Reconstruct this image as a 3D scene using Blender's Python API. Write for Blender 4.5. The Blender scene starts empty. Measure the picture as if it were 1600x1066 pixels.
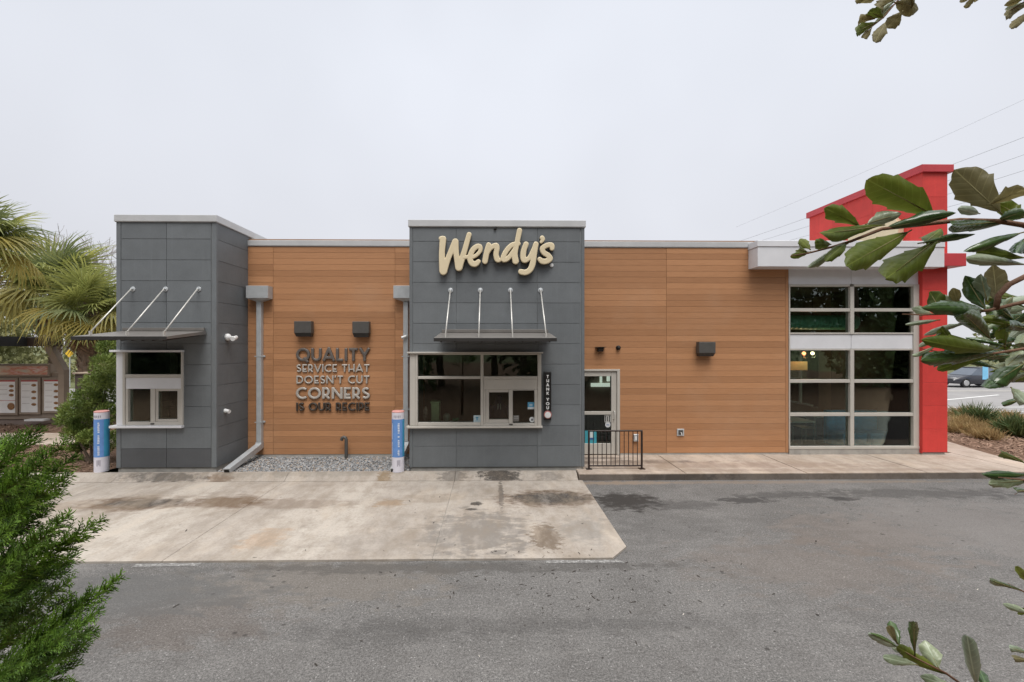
import bpy, bmesh, math, random
import numpy as np
from mathutils import Vector, Matrix
random.seed(7); rng = np.random.default_rng(7)
scn = bpy.context.scene
col = scn.collection
R = math.radians

# ------------------------------------------------------------------ camera
F = 711.0; HC = 3.07; YAW = R(0.92); CX = 781.5; CY = 540.0
cam_d = bpy.data.cameras.new('camera'); cam = bpy.data.objects.new('camera', cam_d); col.objects.link(cam)
cam.location = (0, 0, HC); cam.rotation_euler = (R(90), 0, -YAW)
cam_d.sensor_width = 36; cam_d.lens = F / 1600 * 36
cam_d.shift_x = 18.5 / 1600; cam_d.shift_y = 7 / 1600
cam_d.clip_start = 0.05; cam_d.clip_end = 3000
scn.camera = cam
# ------------------------------------------------------------------ sky + sun (overcast)
SUN_EL, SUN_AZ = 62, 172          # azimuth from +Y clockwise: behind the camera, a little to the left
world = bpy.data.worlds.new('World'); scn.world = world; world.use_nodes = True
wn = world.node_tree.nodes; wl = world.node_tree.links; wn.clear()
sky = wn.new('ShaderNodeTexSky'); sky.sky_type = 'NISHITA'; sky.sun_disc = False
sky.sun_elevation = R(SUN_EL); sky.sun_rotation = R(SUN_AZ)
tc = wn.new('ShaderNodeTexCoord'); sp = wn.new('ShaderNodeSeparateXYZ'); wl.new(tc.outputs['Generated'], sp.inputs[0])
ramp = wn.new('ShaderNodeValToRGB'); wl.new(sp.outputs['Z'], ramp.inputs[0])
ramp.color_ramp.interpolation = 'EASE'
ramp.color_ramp.elements[0].position = 0.0; ramp.color_ramp.elements[0].color = (0.450, 0.452, 0.478, 1)
ramp.color_ramp.elements[1].position = 1.0; ramp.color_ramp.elements[1].color = (1.55, 1.55, 1.55, 1)
e = ramp.color_ramp.elements.new(0.62); e.color = (0.490, 0.507, 0.548, 1)
nz = wn.new('ShaderNodeTexNoise'); nz.inputs['Scale'].default_value = 1.6; nz.inputs['Detail'].default_value = 3
wl.new(tc.outputs['Generated'], nz.inputs['Vector'])
nm = wn.new('ShaderNodeMapRange'); nm.inputs[1].default_value = .3; nm.inputs[2].default_value = .7
nm.inputs[3].default_value = 9.7; nm.inputs[4].default_value = 11.3; wl.new(nz.outputs['Fac'], nm.inputs[0])
sc_ = wn.new('ShaderNodeVectorMath'); sc_.operation = 'SCALE'; wl.new(ramp.outputs[0], sc_.inputs[0]); wl.new(nm.outputs[0], sc_.inputs['Scale'])
mx = wn.new('ShaderNodeMix'); mx.data_type = 'RGBA'; mx.inputs[0].default_value = 0.95
wl.new(sky.outputs[0], mx.inputs[6]); wl.new(sc_.outputs[0], mx.inputs[7])
bg = wn.new('ShaderNodeBackground'); bg.inputs[1].default_value = 0.1; wl.new(mx.outputs[2], bg.inputs[0])
wo = wn.new('ShaderNodeOutputWorld'); wl.new(bg.outputs[0], wo.inputs[0])
sd = bpy.data.lights.new('sun', 'SUN'); sd.energy = 1.5; sd.angle = R(30); sd.color = (1, .965, .92)
so = bpy.data.objects.new('sun', sd); col.objects.link(so)
az = R(SUN_AZ); el = R(SUN_EL)
sdir = Vector((math.sin(az) * math.cos(el), math.cos(az) * math.cos(el), math.sin(el)))
so.rotation_euler = sdir.to_track_quat('Z', 'Y').to_euler(); so.location = sdir * 60
scn.view_settings.view_transform = 'Standard'; scn.view_settings.look = 'None'
scn.view_settings.exposure = 0.66; scn.view_settings.gamma = 1.0; scn.view_settings.use_curve_mapping = False
scn.cycles.max_bounces = 8; scn.cycles.transparent_max_bounces = 16
scn.cycles.use_denoising = True

# ------------------------------------------------------------------ photo measurements -> world metres
def ray(px, py):
    u = (px - CX) / F; v = (CY - py) / F
    return Vector((math.sin(YAW) + u * math.cos(YAW), math.cos(YAW) - u * math.sin(YAW), v))
def W(px, py, Y):
    d = ray(px, py); t = Y / d.y
    return Vector((d.x * t, Y, HC + d.z * t))
def G(px, py, z=0.0):
    d = ray(px, py); t = (z - HC) / d.z
    return Vector((d.x * t, d.y * t, z))
def PX(px, Y): return W(px, CY, Y).x
def PZ(py, Y, px=785): return W(px, py, Y).z
def RECT(x0, y0, x1, y1, Y):
    m = (x0 + x1) / 2
    return PX(x0, Y), PX(x1, Y), PZ(y1, Y, m), PZ(y0, Y, m)
YW = 12.1; YT = 10.7; ZS = 0.15

# ------------------------------------------------------------------ object helpers
ORG = {}
def setp(o, label=None, cat=None, group=None, kind=None, category=None):
    cat = cat or category
    if label: o['label'] = label
    if cat: o['category'] = cat
    if group: o['group'] = group
    if kind: o['kind'] = kind
    return o
def org(o): return ORG.get(o.name, Vector((0, 0, 0))) if o else Vector((0, 0, 0))
def thing(name, loc, label=None, cat=None, group=None, kind=None):
    o = bpy.data.objects.new(name, None); col.objects.link(o); o.location = loc; o.empty_display_size = .2
    ORG[o.name] = Vector(loc); return setp(o, label, cat, group, kind)
def link_mesh(name, me, parent=None, loc=(0, 0, 0)):
    o = bpy.data.objects.new(name, me); col.objects.link(o); loc = Vector(loc)
    if parent: o.parent = parent
    o.location = loc - org(parent); ORG[o.name] = loc
    return o
class MB:
    def __init__(s): s.v = []; s.f = []; s.m = []
    def add(s, vs, fs, mi=0):
        b = len(s.v); s.v += [tuple(p) for p in vs]; s.f += [tuple(i + b for i in q) for q in fs]; s.m += [mi] * len(fs)
    def box(s, x0, x1, y0, y1, z0, z1, mi=0, c=0):
        if x0 > x1: x0, x1 = x1, x0
        if y0 > y1: y0, y1 = y1, y0
        if z0 > z1: z0, z1 = z1, z0
        if c <= 0:
            s.add([(x0, y0, z0), (x1, y0, z0), (x1, y1, z0), (x0, y1, z0), (x0, y0, z1), (x1, y0, z1), (x1, y1, z1), (x0, y1, z1)],
                  [(3, 2, 1, 0), (4, 5, 6, 7), (0, 1, 5, 4), (1, 2, 6, 5), (2, 3, 7, 6), (3, 0, 4, 7)], mi)
        else:
            c = min(c, (x1 - x0) * .45, (z1 - z0) * .45, (y1 - y0) * .9)
            s.add([(x0, y0 + c, z0), (x1, y0 + c, z0), (x1, y1, z0), (x0, y1, z0), (x0, y0 + c, z1), (x1, y0 + c, z1), (x1, y1, z1), (x0, y1, z1),
                   (x0 + c, y0, z0 + c), (x1 - c, y0, z0 + c), (x1 - c, y0, z1 - c), (x0 + c, y0, z1 - c)],
                  [(3, 2, 1, 0), (4, 5, 6, 7), (8, 9, 10, 11), (0, 1, 9, 8), (1, 5, 10, 9), (5, 4, 11, 10), (4, 0, 8, 11), (1, 2, 6, 5), (2, 3, 7, 6), (3, 0, 4, 7)], mi)
        return s
    def prism(s, poly, z0, z1, mi=0):
        n = len(poly)
        s.add([(p[0], p[1], z0) for p in poly] + [(p[0], p[1], z1) for p in poly],
              [tuple(range(n - 1, -1, -1)), tuple(range(n, 2 * n))] + [(i, (i + 1) % n, n + (i + 1) % n, n + i) for i in range(n)], mi)
        return s
    def extr_x(s, poly, x0, x1, mi=0):   # poly in (y,z)
        n = len(poly)
        s.add([(x0, p[0], p[1]) for p in poly] + [(x1, p[0], p[1]) for p in poly],
              [tuple(range(n)), tuple(range(2 * n - 1, n - 1, -1))] + [(i, n + i, n + (i + 1) % n, (i + 1) % n) for i in range(n)], mi)
        return s
    def tube(s, pts, r, n=8, mi=0, cap=True, sq=None):
        pts = [Vector(p) for p in pts]; k = len(pts)
        rs = r if isinstance(r, (list, tuple)) else [r] * k
        vs = []; a = None
        for i, p in enumerate(pts):
            t = (pts[min(i + 1, k - 1)] - pts[max(i - 1, 0)])
            t = t.normalized() if t.length > 1e-9 else Vector((0, 0, 1))
            if a is None:
                a = t.orthogonal().normalized() if abs(t.z) > .9 else Vector((0, 0, 1)).cross(t).normalized()
                if abs(t.z) > .9: a = Vector((1, 0, 0)) - t * t.x; a.normalize()
            else:
                a = (a - t * a.dot(t)).normalized()
            b = t.cross(a)
            for j in range(n):
                ang = 2 * math.pi * (j + (.5 if n == 4 else 0)) / n
                vs.append(p + (a * math.cos(ang) + b * math.sin(ang)) * rs[i])
        fs = [(i * n + j, i * n + (j + 1) % n, (i + 1) * n + (j + 1) % n, (i + 1) * n + j) for i in range(k - 1) for j in range(n)]
        if cap: fs += [tuple(range(n - 1, -1, -1)), tuple(range((k - 1) * n, k * n))]
        s.add(vs, fs, mi); return s
    def lathe(s, prof, c, n=16, axis='z', mi=0):   # prof: (r, h)
        vs = []; 
        for r, h in prof:
            for j in range(n):
                a = 2 * math.pi * j / n; p = (r * math.cos(a), r * math.sin(a), h)
                if axis == 'y': p = (p[0], h, p[1])
                if axis == 'x': p = (h, p[0], p[1])
                vs.append((p[0] + c[0], p[1] + c[1], p[2] + c[2]))
        k = len(prof)
        fs = [(i * n + j, i * n + (j + 1) % n, (i + 1) * n + (j + 1) % n, (i + 1) * n + j) for i in range(k - 1) for j in range(n)]
        fs += [tuple(range(n - 1, -1, -1)), tuple(range((k - 1) * n, k * n))]
        s.add(vs, fs, mi); return s
    def mesh(s, name, mat, origin=(0, 0, 0), smooth=False, fix=True):
        me = bpy.data.meshes.new(name); o = origin
        me.from_pydata([(v[0] - o[0], v[1] - o[1], v[2] - o[2]) for v in s.v], [], s.f)
        mats = mat if isinstance(mat, (list, tuple)) else [mat]
        for q in mats: me.materials.append(q)
        if len(mats) > 1: me.polygons.foreach_set('material_index', s.m)
        if fix:
            bm = bmesh.new(); bm.from_mesh(me); bmesh.ops.recalc_face_normals(bm, faces=bm.faces); bm.to_mesh(me); bm.free()
        if smooth: me.polygons.foreach_set('use_smooth', [True] * len(me.polygons))
        me.update(); return me
    def build(s, name, mat, parent=None, origin=None, smooth=False, fix=True, **k):
        if origin is None:
            if parent is None:
                a = np.array(s.v); origin = (float(a[:, 0].mean()), float(a[:, 1].mean()), float(a[:, 2].min()))
            else: origin = org(parent)
        o = link_mesh(name, s.mesh(name, mat, origin, smooth, fix), parent, origin)
        return setp(o, **k)
def smooth_by_angle(o, deg=35):
    me = o.data; bm = bmesh.new(); bm.from_mesh(me)
    for f in bm.faces: f.smooth = True
    for ed in bm.edges:
        ed.smooth = len(ed.link_faces) == 2 and ed.calc_face_angle(0) < R(deg)
    bm.to_mesh(me); bm.free(); return o
def copy_tree(o, parent=None):
    c = o.copy(); col.objects.link(c)
    if parent: c.parent = parent
    ORG[c.name] = org(o)
    for ch in o.children: copy_tree(ch, c)
    return c

# ------------------------------------------------------------------ materials
class NT:
    def __init__(s, name):
        s.m = bpy.data.materials.new(name); s.m.use_nodes = True; t = s.m.node_tree; s.t = t
        s.b = t.nodes['Principled BSDF']; s.out = t.nodes['Material Output']
    def n(s, kind, **kw):
        x = s.t.nodes.new('ShaderNode' + kind)
        for k, v in kw.items(): setattr(x, k, v)
        return x
    def l(s, a, b): s.t.links.new(a, b)
    def pos(s):
        if not hasattr(s, '_p'): s._p = s.n('NewGeometry').outputs['Position']
        return s._p
    def objc(s):
        if not hasattr(s, '_o'): s._o = s.n('TexCoord').outputs['Object']
        return s._o
    def rand(s):
        if not hasattr(s, '_r'): s._r = s.n('ObjectInfo').outputs['Random']
        return s._r
    def scale(s, vec, xyz, off=None):
        m = s.n('Mapping'); s.l(vec, m.inputs[0]); m.inputs['Scale'].default_value = xyz
        if off: m.inputs['Location'].default_value = off
        return m.outputs[0]
    def noise(s, vec, sc, det=4, rough=.55, dist=0):
        x = s.n('TexNoise'); s.l(vec, x.inputs['Vector']); x.inputs['Scale'].default_value = sc
        x.inputs['Detail'].default_value = det; x.inputs['Roughness'].default_value = rough; x.inputs['Distortion'].default_value = dist
        return x.outputs['Fac']
    def mr(s, v, a, b, c=0, d=1, smooth=False):
        x = s.n('MapRange'); s.l(v, x.inputs[0])
        if smooth: x.interpolation_type = 'SMOOTHSTEP'
        for i, q in enumerate((a, b, c, d)): x.inputs[i + 1].default_value = q
        return x.outputs[0]
    def math(s, op, a, b=None):
        x = s.n('Math', operation=op)
        for i, q in enumerate((a, b)):
            if q is None: continue
            if isinstance(q, (int, float)): x.inputs[i].default_value = q
            else: s.l(q, x.inputs[i])
        return x.outputs[0]
    def mix(s, fac, a, b, mode='MIX'):
        x = s.n('Mix', data_type='RGBA', blend_type=mode)
        for i, q in ((0, fac), (6, a), (7, b)):
            if isinstance(q, (int, float)): x.inputs[i].default_value = q
            elif isinstance(q, tuple): x.inputs[i].default_value = (*q[:3], 1)
            else: s.l(q, x.inputs[i])
        return x.outputs[2]
    def stain(s, base, c, r, colr, st=1.0, nsc=6, namt=.8, soft=.9):
        namt *= 1.25; r = (r[0] * 1.3, r[1] * 1.3); st = min(1.0, st * 1.15)
        if not hasattr(s, '_sn'): s._sn = {}
        if nsc not in s._sn: s._sn[nsc] = s.mr(s.noise(s.scale(s.pos(), (.7, 1.25, 1)), nsc, 8, .68), .25, .75, -.5, .5)
        m = s.n('Mapping'); s.l(s.pos(), m.inputs[0])
        m.inputs['Scale'].default_value = (1 / r[0], 1 / r[1], 0); m.inputs['Location'].default_value = (-c[0] / r[0], -c[1] / r[1], 0)
        ln = s.n('VectorMath', operation='LENGTH'); s.l(m.outputs[0], ln.inputs[0])
        d = s.math('ADD', ln.outputs['Value'], s.math('MULTIPLY', s._sn[nsc], namt))
        f = s.mr(d, 1.0, 1.0 - soft * .62, 0, st, True)
        return s.mix(f, base, colr)
    def bump(s, h, st=.3, dist=.01):
        x = s.n('Bump'); x.inputs['Strength'].default_value = st; x.inputs['Distance'].default_value = dist
        s.l(h, x.inputs['Height']); s.l(x.outputs[0], s.b.inputs['Normal'])
    def done(s, colr=None, rough=.6, spec=.5, metal=0):
        if colr is not None:
            if isinstance(colr, tuple): s.b.inputs['Base Color'].default_value = (*colr[:3], 1)
            else: s.l(colr, s.b.inputs['Base Color'])
        if isinstance(rough, (int, float)): s.b.inputs['Roughness'].default_value = rough
        else: s.l(rough, s.b.inputs['Roughness'])
        s.b.inputs['Specular IOR Level'].default_value = spec; s.b.inputs['Metallic'].default_value = metal
        return s.m
def dk(c, k): return tuple(x * k for x in c)
def basic(name, c, rough=.55, var=.12, sc=3, spec=.4, metal=0, bump=0, bsc=60, rnd=0):
    t = NT(name); f = t.mr(t.noise(t.pos(), sc, 5, .6), .3, .7)
    o = t.mix(f, dk(c, 1 - var), dk(c, 1 + var))
    if rnd:
        o = t.mix(1.0, o, t.mix(t.rand(), (1 - rnd,) * 3, (1 + rnd,) * 3), 'MULTIPLY')
    if bump: t.bump(t.noise(t.pos(), bsc, 3), bump, .004)
    return t.done(o, rough, spec, metal)
def glass(name, tint, rough=0.0):
    t = NT(name); t.t.nodes.remove(t.b)
    tr = t.n('BsdfTransparent'); tr.inputs[0].default_value = (*tint, 1)
    gl = t.n('BsdfGlossy'); gl.inputs['Roughness'].default_value = rough; gl.inputs[0].default_value = (.95, .97, .96, 1)
    fr = t.n('Fresnel'); fr.inputs[0].default_value = 1.5
    ns = t.mr(t.noise(t.pos(), .9, 2), 0, 1)
    bp = t.n('Bump'); bp.inputs['Strength'].default_value = .03; bp.inputs['Distance'].default_value = .05; t.l(ns, bp.inputs['Height'])
    t.l(bp.outputs[0], gl.inputs['Normal'])
    ms = t.n('MixShader'); t.l(fr.outputs[0], ms.inputs[0]); t.l(tr.outputs[0], ms.inputs[1]); t.l(gl.outputs[0], ms.inputs[2])
    t.l(ms.outputs[0], t.out.inputs[0]); return t.m
def emit(name, c, st):
    t = NT(name); t.b.inputs['Emission Color'].default_value = (*c, 1); t.b.inputs['Emission Strength'].default_value = st
    return t.done(c, .5)
def leafmat(name, c1, c2, rough=.5, trans=.25, nsc=4, spec=.4, rnd=.0, vein=False):
    t = NT(name); f = t.mr(t.noise(t.pos(), nsc, 3), .3, .7)
    o = t.mix(f, c1, c2)
    if rnd: o = t.mix(1.0, o, t.mix(t.rand(), (1 - rnd, 1 - rnd, 1 - rnd * .6), (1 + rnd * 1.6, 1 + rnd, 1 - rnd * .2)), 'MULTIPLY')
    if vein:
        oc = t.objc(); w = t.n('TexWave', wave_type='BANDS', bands_direction='DIAGONAL'); 
        ab = t.n('VectorMath', operation='ABSOLUTE'); t.l(oc, ab.inputs[0]); sx = t.n('SeparateXYZ'); t.l(ab.outputs[0], sx.inputs[0])
        v = t.math('ADD', t.math('MULTIPLY', sx.outputs[0], 75), t.math('MULTIPLY', sx.outputs[1], -70))
        fr = t.math('PINGPONG', v, .5); vm = t.mr(fr, .0, .09, 1, 0, True)
        mid = t.mr(sx.outputs[1], .0004, .0012, 1, 0, True)
        vv = t.math('MAXIMUM', t.math('MULTIPLY', vm, .45), mid)
        sp2 = t.mr(t.noise(oc, 160, 3), .62, .75); o = t.mix(t.math('MULTIPLY', sp2, .35), o, dk(c1, .45))
        o = t.mix(t.math('MULTIPLY', vv, .55), o, dk(c2, 1.7)); t.bump(fr, .25, .002)
    t.done(o, rough, spec)
    tb = t.n('BsdfTranslucent'); t.l(o, tb.inputs[0]); ms = t.n('MixShader'); ms.inputs[0].default_value = trans
    t.l(t.b.outputs[0], ms.inputs[1]); t.l(tb.outputs[0], ms.inputs[2]); t.l(ms.outputs[0], t.out.inputs[0]); return t.m

M = {}
# wood-look planks: one tone per plank, fine grain along the board
t = NT('wood_plank')
ov = t.n('VectorMath', operation='ADD'); t.l(t.objc(), ov.inputs[0])
rs = t.n('VectorMath', operation='SCALE'); cv = t.n('CombineXYZ'); t.l(t.rand(), cv.inputs[0]); t.l(t.rand(), cv.inputs[2])
t.l(cv.outputs[0], rs.inputs[0]); rs.inputs['Scale'].default_value = 91; t.l(rs.outputs[0], ov.inputs[1])
g1 = t.noise(t.scale(ov.outputs[0], (1.2, 1, 42)), 2.2, 6, .65, .4); g2 = t.noise(t.scale(ov.outputs[0], (2.5, 1, 160)), 2, 3)
c = t.mix(t.mr(g1, .25, .75), (.365, .175, .079), (.52, .264, .129))
c = t.mix(t.mr(g2, .45, .75, 0, .3), c, (.28, .15, .085))
c = t.mix(1.0, c, t.mix(t.mr(t.rand(), 0, 1), (.85, .84, .84), (1.10, 1.11, 1.13)), 'MULTIPLY')
c = t.mix(t.mr(t.noise(t.scale(t.pos(), (.6, 1, .5)), 1.3, 3), .55, .8, 0, .2), c, (.5, .34, .23))
t.bump(g1, .12, .004); M['plank'] = t.done(c, .5, .35)
M['woodback'] = basic('wood_backing', (.27, .15, .082), .8)
def panelmat(name, c):
    t = NT(name); a = t.noise(t.pos(), 2.3, 5, .65); b = t.noise(t.pos(), 45, 4, .7); d = t.noise(t.scale(t.pos(), (9, 9, .5)), 1.5, 4)
    o = t.mix(t.mr(a, .3, .7), dk(c, .9), dk(c, 1.1)); o = t.mix(t.mr(b, .35, .75, 0, .35), o, dk(c, 1.35)); o = t.mix(t.mr(d, .55, .8, 0, .3), o, dk(c, 1.4))
    o = t.mix(1.0, o, t.mix(t.rand(), (.93,) * 3, (1.07,) * 3), 'MULTIPLY'); t.bump(b, .15, .003)
    return t.done(o, .55, .35)
M['panel'] = panelmat('fibre_cement_grey', (.140, .151, .158))
M['panel_dark'] = panelmat('fibre_cement_dark_grey', (.085, .088, .093))
M['gap'] = basic('panel_backing', (.19, .20, .205), .8)  # paler than the panels: light caught on joint ledges put into the colour
M['alu'] = basic('coping_metal', (.55, .55, .55), .42, .07, 2, .5, .25)
M['frame'] = basic('window_frame_metal', (.52, .49, .44), .45, .05, 4, .5, .1)
M['white'] = basic('white_metal_panel', (.68, .68, .70), .45, .05, 2, .5)
M['gut'] = basic('gutter_metal', (.5, .52, .53), .4, .1, 5, .5, .3)
M['dkmetal'] = basic('bronze_metal', (.042, .039, .037), .45, .15, 6, .5, .3)
M['lamp'] = basic('lamp_housing', (.095, .09, .083), .5, .1, 6, .4, .2)
M['awn'] = basic('awning_metal', (.20, .185, .17), .45, .1, 4, .5, .3)
M['rod'] = basic('rod_metal', (.62, .60, .56), .35, .1, 8, .5, .3)
M['black'] = basic('black_paint', (.012, .011, .011), .45, .2, 8, .4)
M['rail'] = basic('railing_paint', (.025, .014, .011), .45, .3, 14, .5)
M['red'] = panelmat('red_panel', (.58, .05, .042)); M['redcap'] = basic('red_cap', (.50, .05, .06), .4, .08, 3, .4)
M['cream'] = basic('cream_sign_face', (.72, .61, .41), .38, .04, 3, .4)
M['creamside'] = basic('sign_return', (.11, .085, .05), .5)
M['plinth'] = basic('plinth_concrete', (.36, .34, .31), .85, .2, 4, .2, 0, .3)
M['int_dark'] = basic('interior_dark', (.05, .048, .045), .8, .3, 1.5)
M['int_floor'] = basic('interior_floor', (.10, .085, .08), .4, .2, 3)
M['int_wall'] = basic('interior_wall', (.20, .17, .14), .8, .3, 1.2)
M['glass'] = glass('window_glass', (.86, .93, .89))
M['roof'] = basic('roof_membrane', (.45, .45, .44), .8)
M['wdc'] = basic('white_plastic', (.75, .75, .74), .35, .05, 6, .5)
M['grey_letter'] = basic('letter_dark_grey', (.145, .125, .112), .45, .12, 9, .5, .2)
M['pale_letter'] = basic('letter_pale_grey', (.47, .43, .385), .45, .06, 9, .5, .2)
M['brown_letter'] = basic('letter_bronze', (.065, .05, .04), .45, .12, 9, .5, .2)

# concrete of the drive-through pad, kerb and pavement with stains where they lie in the photograph
def concrete(name, c, st=(), streaky=True):
    t = NT(name); p = t.pos()
    a = t.noise(p, .9, 6, .62); b = t.noise(p, 9, 5, .65); g = t.noise(p, 140, 3, .6)
    o = t.mix(t.mr(a, .32, .7), dk(c, .80), dk(c, 1.14)); o = t.mix(t.mr(b, .4, .8, 0, .55), o, (c[0] * .72, c[1] * .7, c[2] * .66))
    o = t.mix(t.mr(g, .35, .75, 0, .35), o, dk(c, 1.3)); o = t.mix(t.mr(g, .62, .8, 0, .5), o, dk(c, .5)) if False else o
    if streaky:
        s1 = t.noise(t.scale(p, (7, .35, 1)), 1.0, 5, .6); o = t.mix(t.mr(s1, .5, .75, 0, .32), o, dk(c, 1.32))
        s2 = t.noise(t.scale(p, (.35, 3.2, 1)), 1.0, 4, .6); o = t.mix(t.mr(s2, .52, .78, 0, .38), o, (c[0] * .62, c[1] * .6, c[2] * .58))
    for q in st: o = t.stain(o, *q)
    h1 = t.noise(p, 28, 6, .75); o = t.mix(t.mr(h1, .45, .72, 0, .5), o, dk(c, .5)); h2 = t.noise(t.scale(p, (1, .5, 1)), 3.3, 7, .7); o = t.mix(t.mr(h2, .48, .70, 0, .6), o, (c[0] * .58, c[1] * .53, c[2] * .47)); h3 = t.noise(t.scale(p, (1.1, .45, 1)), 1.1, 6, .68); o = t.mix(t.mr(h3, .5, .7, 0, .55), o, (c[0] * .66, c[1] * .60, c[2] * .52)); o = t.mix(t.mr(h3, .47, .3, 0, .5), o, (c[0] * 1.3, c[1] * 1.24, c[2] * 1.15)); o = t.mix(t.mr(h2, .5, .3, 0, .35), o, dk(c, 1.3))
    sp = t.mr(t.noise(p, 5.5, 2), .70, .74, 0, .22); o = t.mix(sp, o, dk(c, .4))
    t.bump(g, .25, .004)
    return t.done(o, .85, .25)
CC = (.375, .332, .288)
BLK = (.04, .036, .033); BRN = (.125, .078, .046); LT = (.47, .425, .37)
pad_st = [((-6.25, 8.6), (.42, 2.6), LT, .65, 3, .9, .9), ((-5.6, 7.6), (.5, 1.6), LT, .5, 3, .9, .9), ((-2.75, 8.3), (.5, 2.4), LT, .6, 3, .9, .9), ((-3.5, 7.5), (.4, 1.3), LT, .5, 3, .9, .9),
          ((-6.9, 8.85), (1.1, .42), BRN, 1.0, 4, .7, 1.0), ((-6.7, 8.9), (.75, .28), BLK, .75, 4, .6, 1.0), ((-5.15, 8.95), (.75, .38), BRN, 1.0, 4, .6, 1.0), ((-3.9, 8.8), (1.2, .3), BRN, .4, 4, 1.0, .9), ((-8.6, 8.7), (.8, .3), BRN, .5, 4, 1., .9),
          ((1.1, 9.05), (1.0, .50), BRN, .9, 5, .8, 1.0), ((1.15, 9.05), (.75, .36), BLK, 1.0, 5, .55, .9),
          ((-.25, 7.4), (.85, .8), (.17, .155, .14), .7, 5, 1.3, .8), ((.85, 7.25), (.2, .42), (.15, .115, .085), .9, 9, 1.0, .25), ((1.6, 7.5), (.5, .5), (.2, .19, .175), .45, 5, 1.2, .8),
          ((-.32, 8.75), (.10, .09), BLK, .9, 12, .8, .3), ((-.4, 8.45), (.09, .05), BLK, .8, 12, .8, .3), ((-2.0, 8.8), (.25, .2), (.3, .19, .1), .6, 8, 1, .8), ((.17, 9.3), (.05, .75), (.1, .085, .075), .8, 14, 1.0, .6),
          ((-1.2, 9.1), (.8, .25), (.24, .19, .14), .4, 4, 1, .9), ((-3.6, 7.2), (.3, .4), (.4, .27, .17), .5, 5, 1, .9), ((-9.5, 8.2), (2.2, .8), (.24, .2, .165), .5, 3, 1.1, .9), ((-1.7, 7.0), (1.0, .5), (.27, .24, .21), .45, 4, 1.2, .9)]
M['pad'] = concrete('pad_concrete', CC, pad_st)
kerb_st = [((.15, 10.35), (.42, .34), BLK, .95, 9, 1.3, .7), ((-.9, 10.4), (.3, .2), BLK, .5, 9, 1.2, .8), ((-7.3, 10.4), (.95, .16), BLK, .7, 5, 1.0, .9), ((-6.15, 10.3), (.25, .3), BRN, .7, 8, 1.0, .8), ((-2.45, 10.35), (.14, .35), (.2, .14, .08), .8, 10, 1, .7),
           ((-4.3, 10.47), (2.0, .10), (.2, .18, .15), .5, 4, 1, .9), ((1.3, 10.35), (.3, .12), BLK, .4, 9, 1, .8)]
M['kerb'] = concrete('kerb_concrete', dk(CC, .98), kerb_st, False)
M['walk'] = concrete('pavement_concrete', (.43, .36, .30), [((3.3, 11.35), (2.0, .20), (.12, .09, .075), .75, 4, .9, .9), ((6.2, 11.0), (3.6, .26), (.27, .2, .16), .6, 4, 1, .9), ((2.7, 11.75), (.7, .12), (.1, .08, .07), .7, 4, .8, .9), ((8, 10.55), (5, .14), (.26, .2, .165), .5, 3, 1, .9)], False)
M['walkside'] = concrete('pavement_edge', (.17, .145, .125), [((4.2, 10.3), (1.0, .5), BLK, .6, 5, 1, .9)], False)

t = NT('asphalt'); p = t.pos()
a = t.noise(p, .45, 5, .6); g = t.noise(p, 75, 4, .75); g2 = t.noise(p, 190, 2, .6); b = t.noise(p, 3.2, 5, .65)
AC = (.158, .151, .144)
o = t.mix(t.mr(a, .3, .7), dk(AC, .84), dk(AC, 1.16)); o = t.mix(t.mr(b, .45, .8, 0, .45), o, (.095, .088, .082))
g3 = t.noise(p, 34, 5, .8); o = t.mix(t.mr(g3, .36, .66), t.mix(1.0, o, (.58,) * 3, 'MULTIPLY'), t.mix(1.0, o, (1.40,) * 3, 'MULTIPLY'))
o = t.mix(t.mr(g, .36, .68), t.mix(1.0, o, (.50,) * 3, 'MULTIPLY'), t.mix(1.0, o, (1.50, 1.50, 1.50), 'MULTIPLY'))
m1 = t.noise(t.scale(p, (.8, 1.6, 1)), 1.7, 7, .72); o = t.mix(t.mr(m1, .52, .70, 0, .34), o, (.075, .068, .062)); o = t.mix(t.mr(m1, .45, .3, 0, .35), o, (.235, .222, .208))
m2 = t.noise(t.scale(p, (.6, 2.2, 1)), 4.5, 6, .7); o = t.mix(t.mr(m2, .60, .74, 0, .4), o, (.06, .055, .05))
vo = t.n('TexVoronoi'); t.l(p, vo.inputs['Vector']); vo.inputs['Scale'].default_value = 30
sxx = t.n('SeparateColor'); t.l(vo.outputs['Color'], sxx.inputs[0])
spk = t.math('MULTIPLY', t.mr(vo.outputs['Distance'], .12, .3, 1, 0), t.mr(sxx.outputs[0], .80, .86))
o = t.mix(t.math('MULTIPLY', spk, .5), o, (.46, .445, .43))
DA = (.055, .052, .05)
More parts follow.
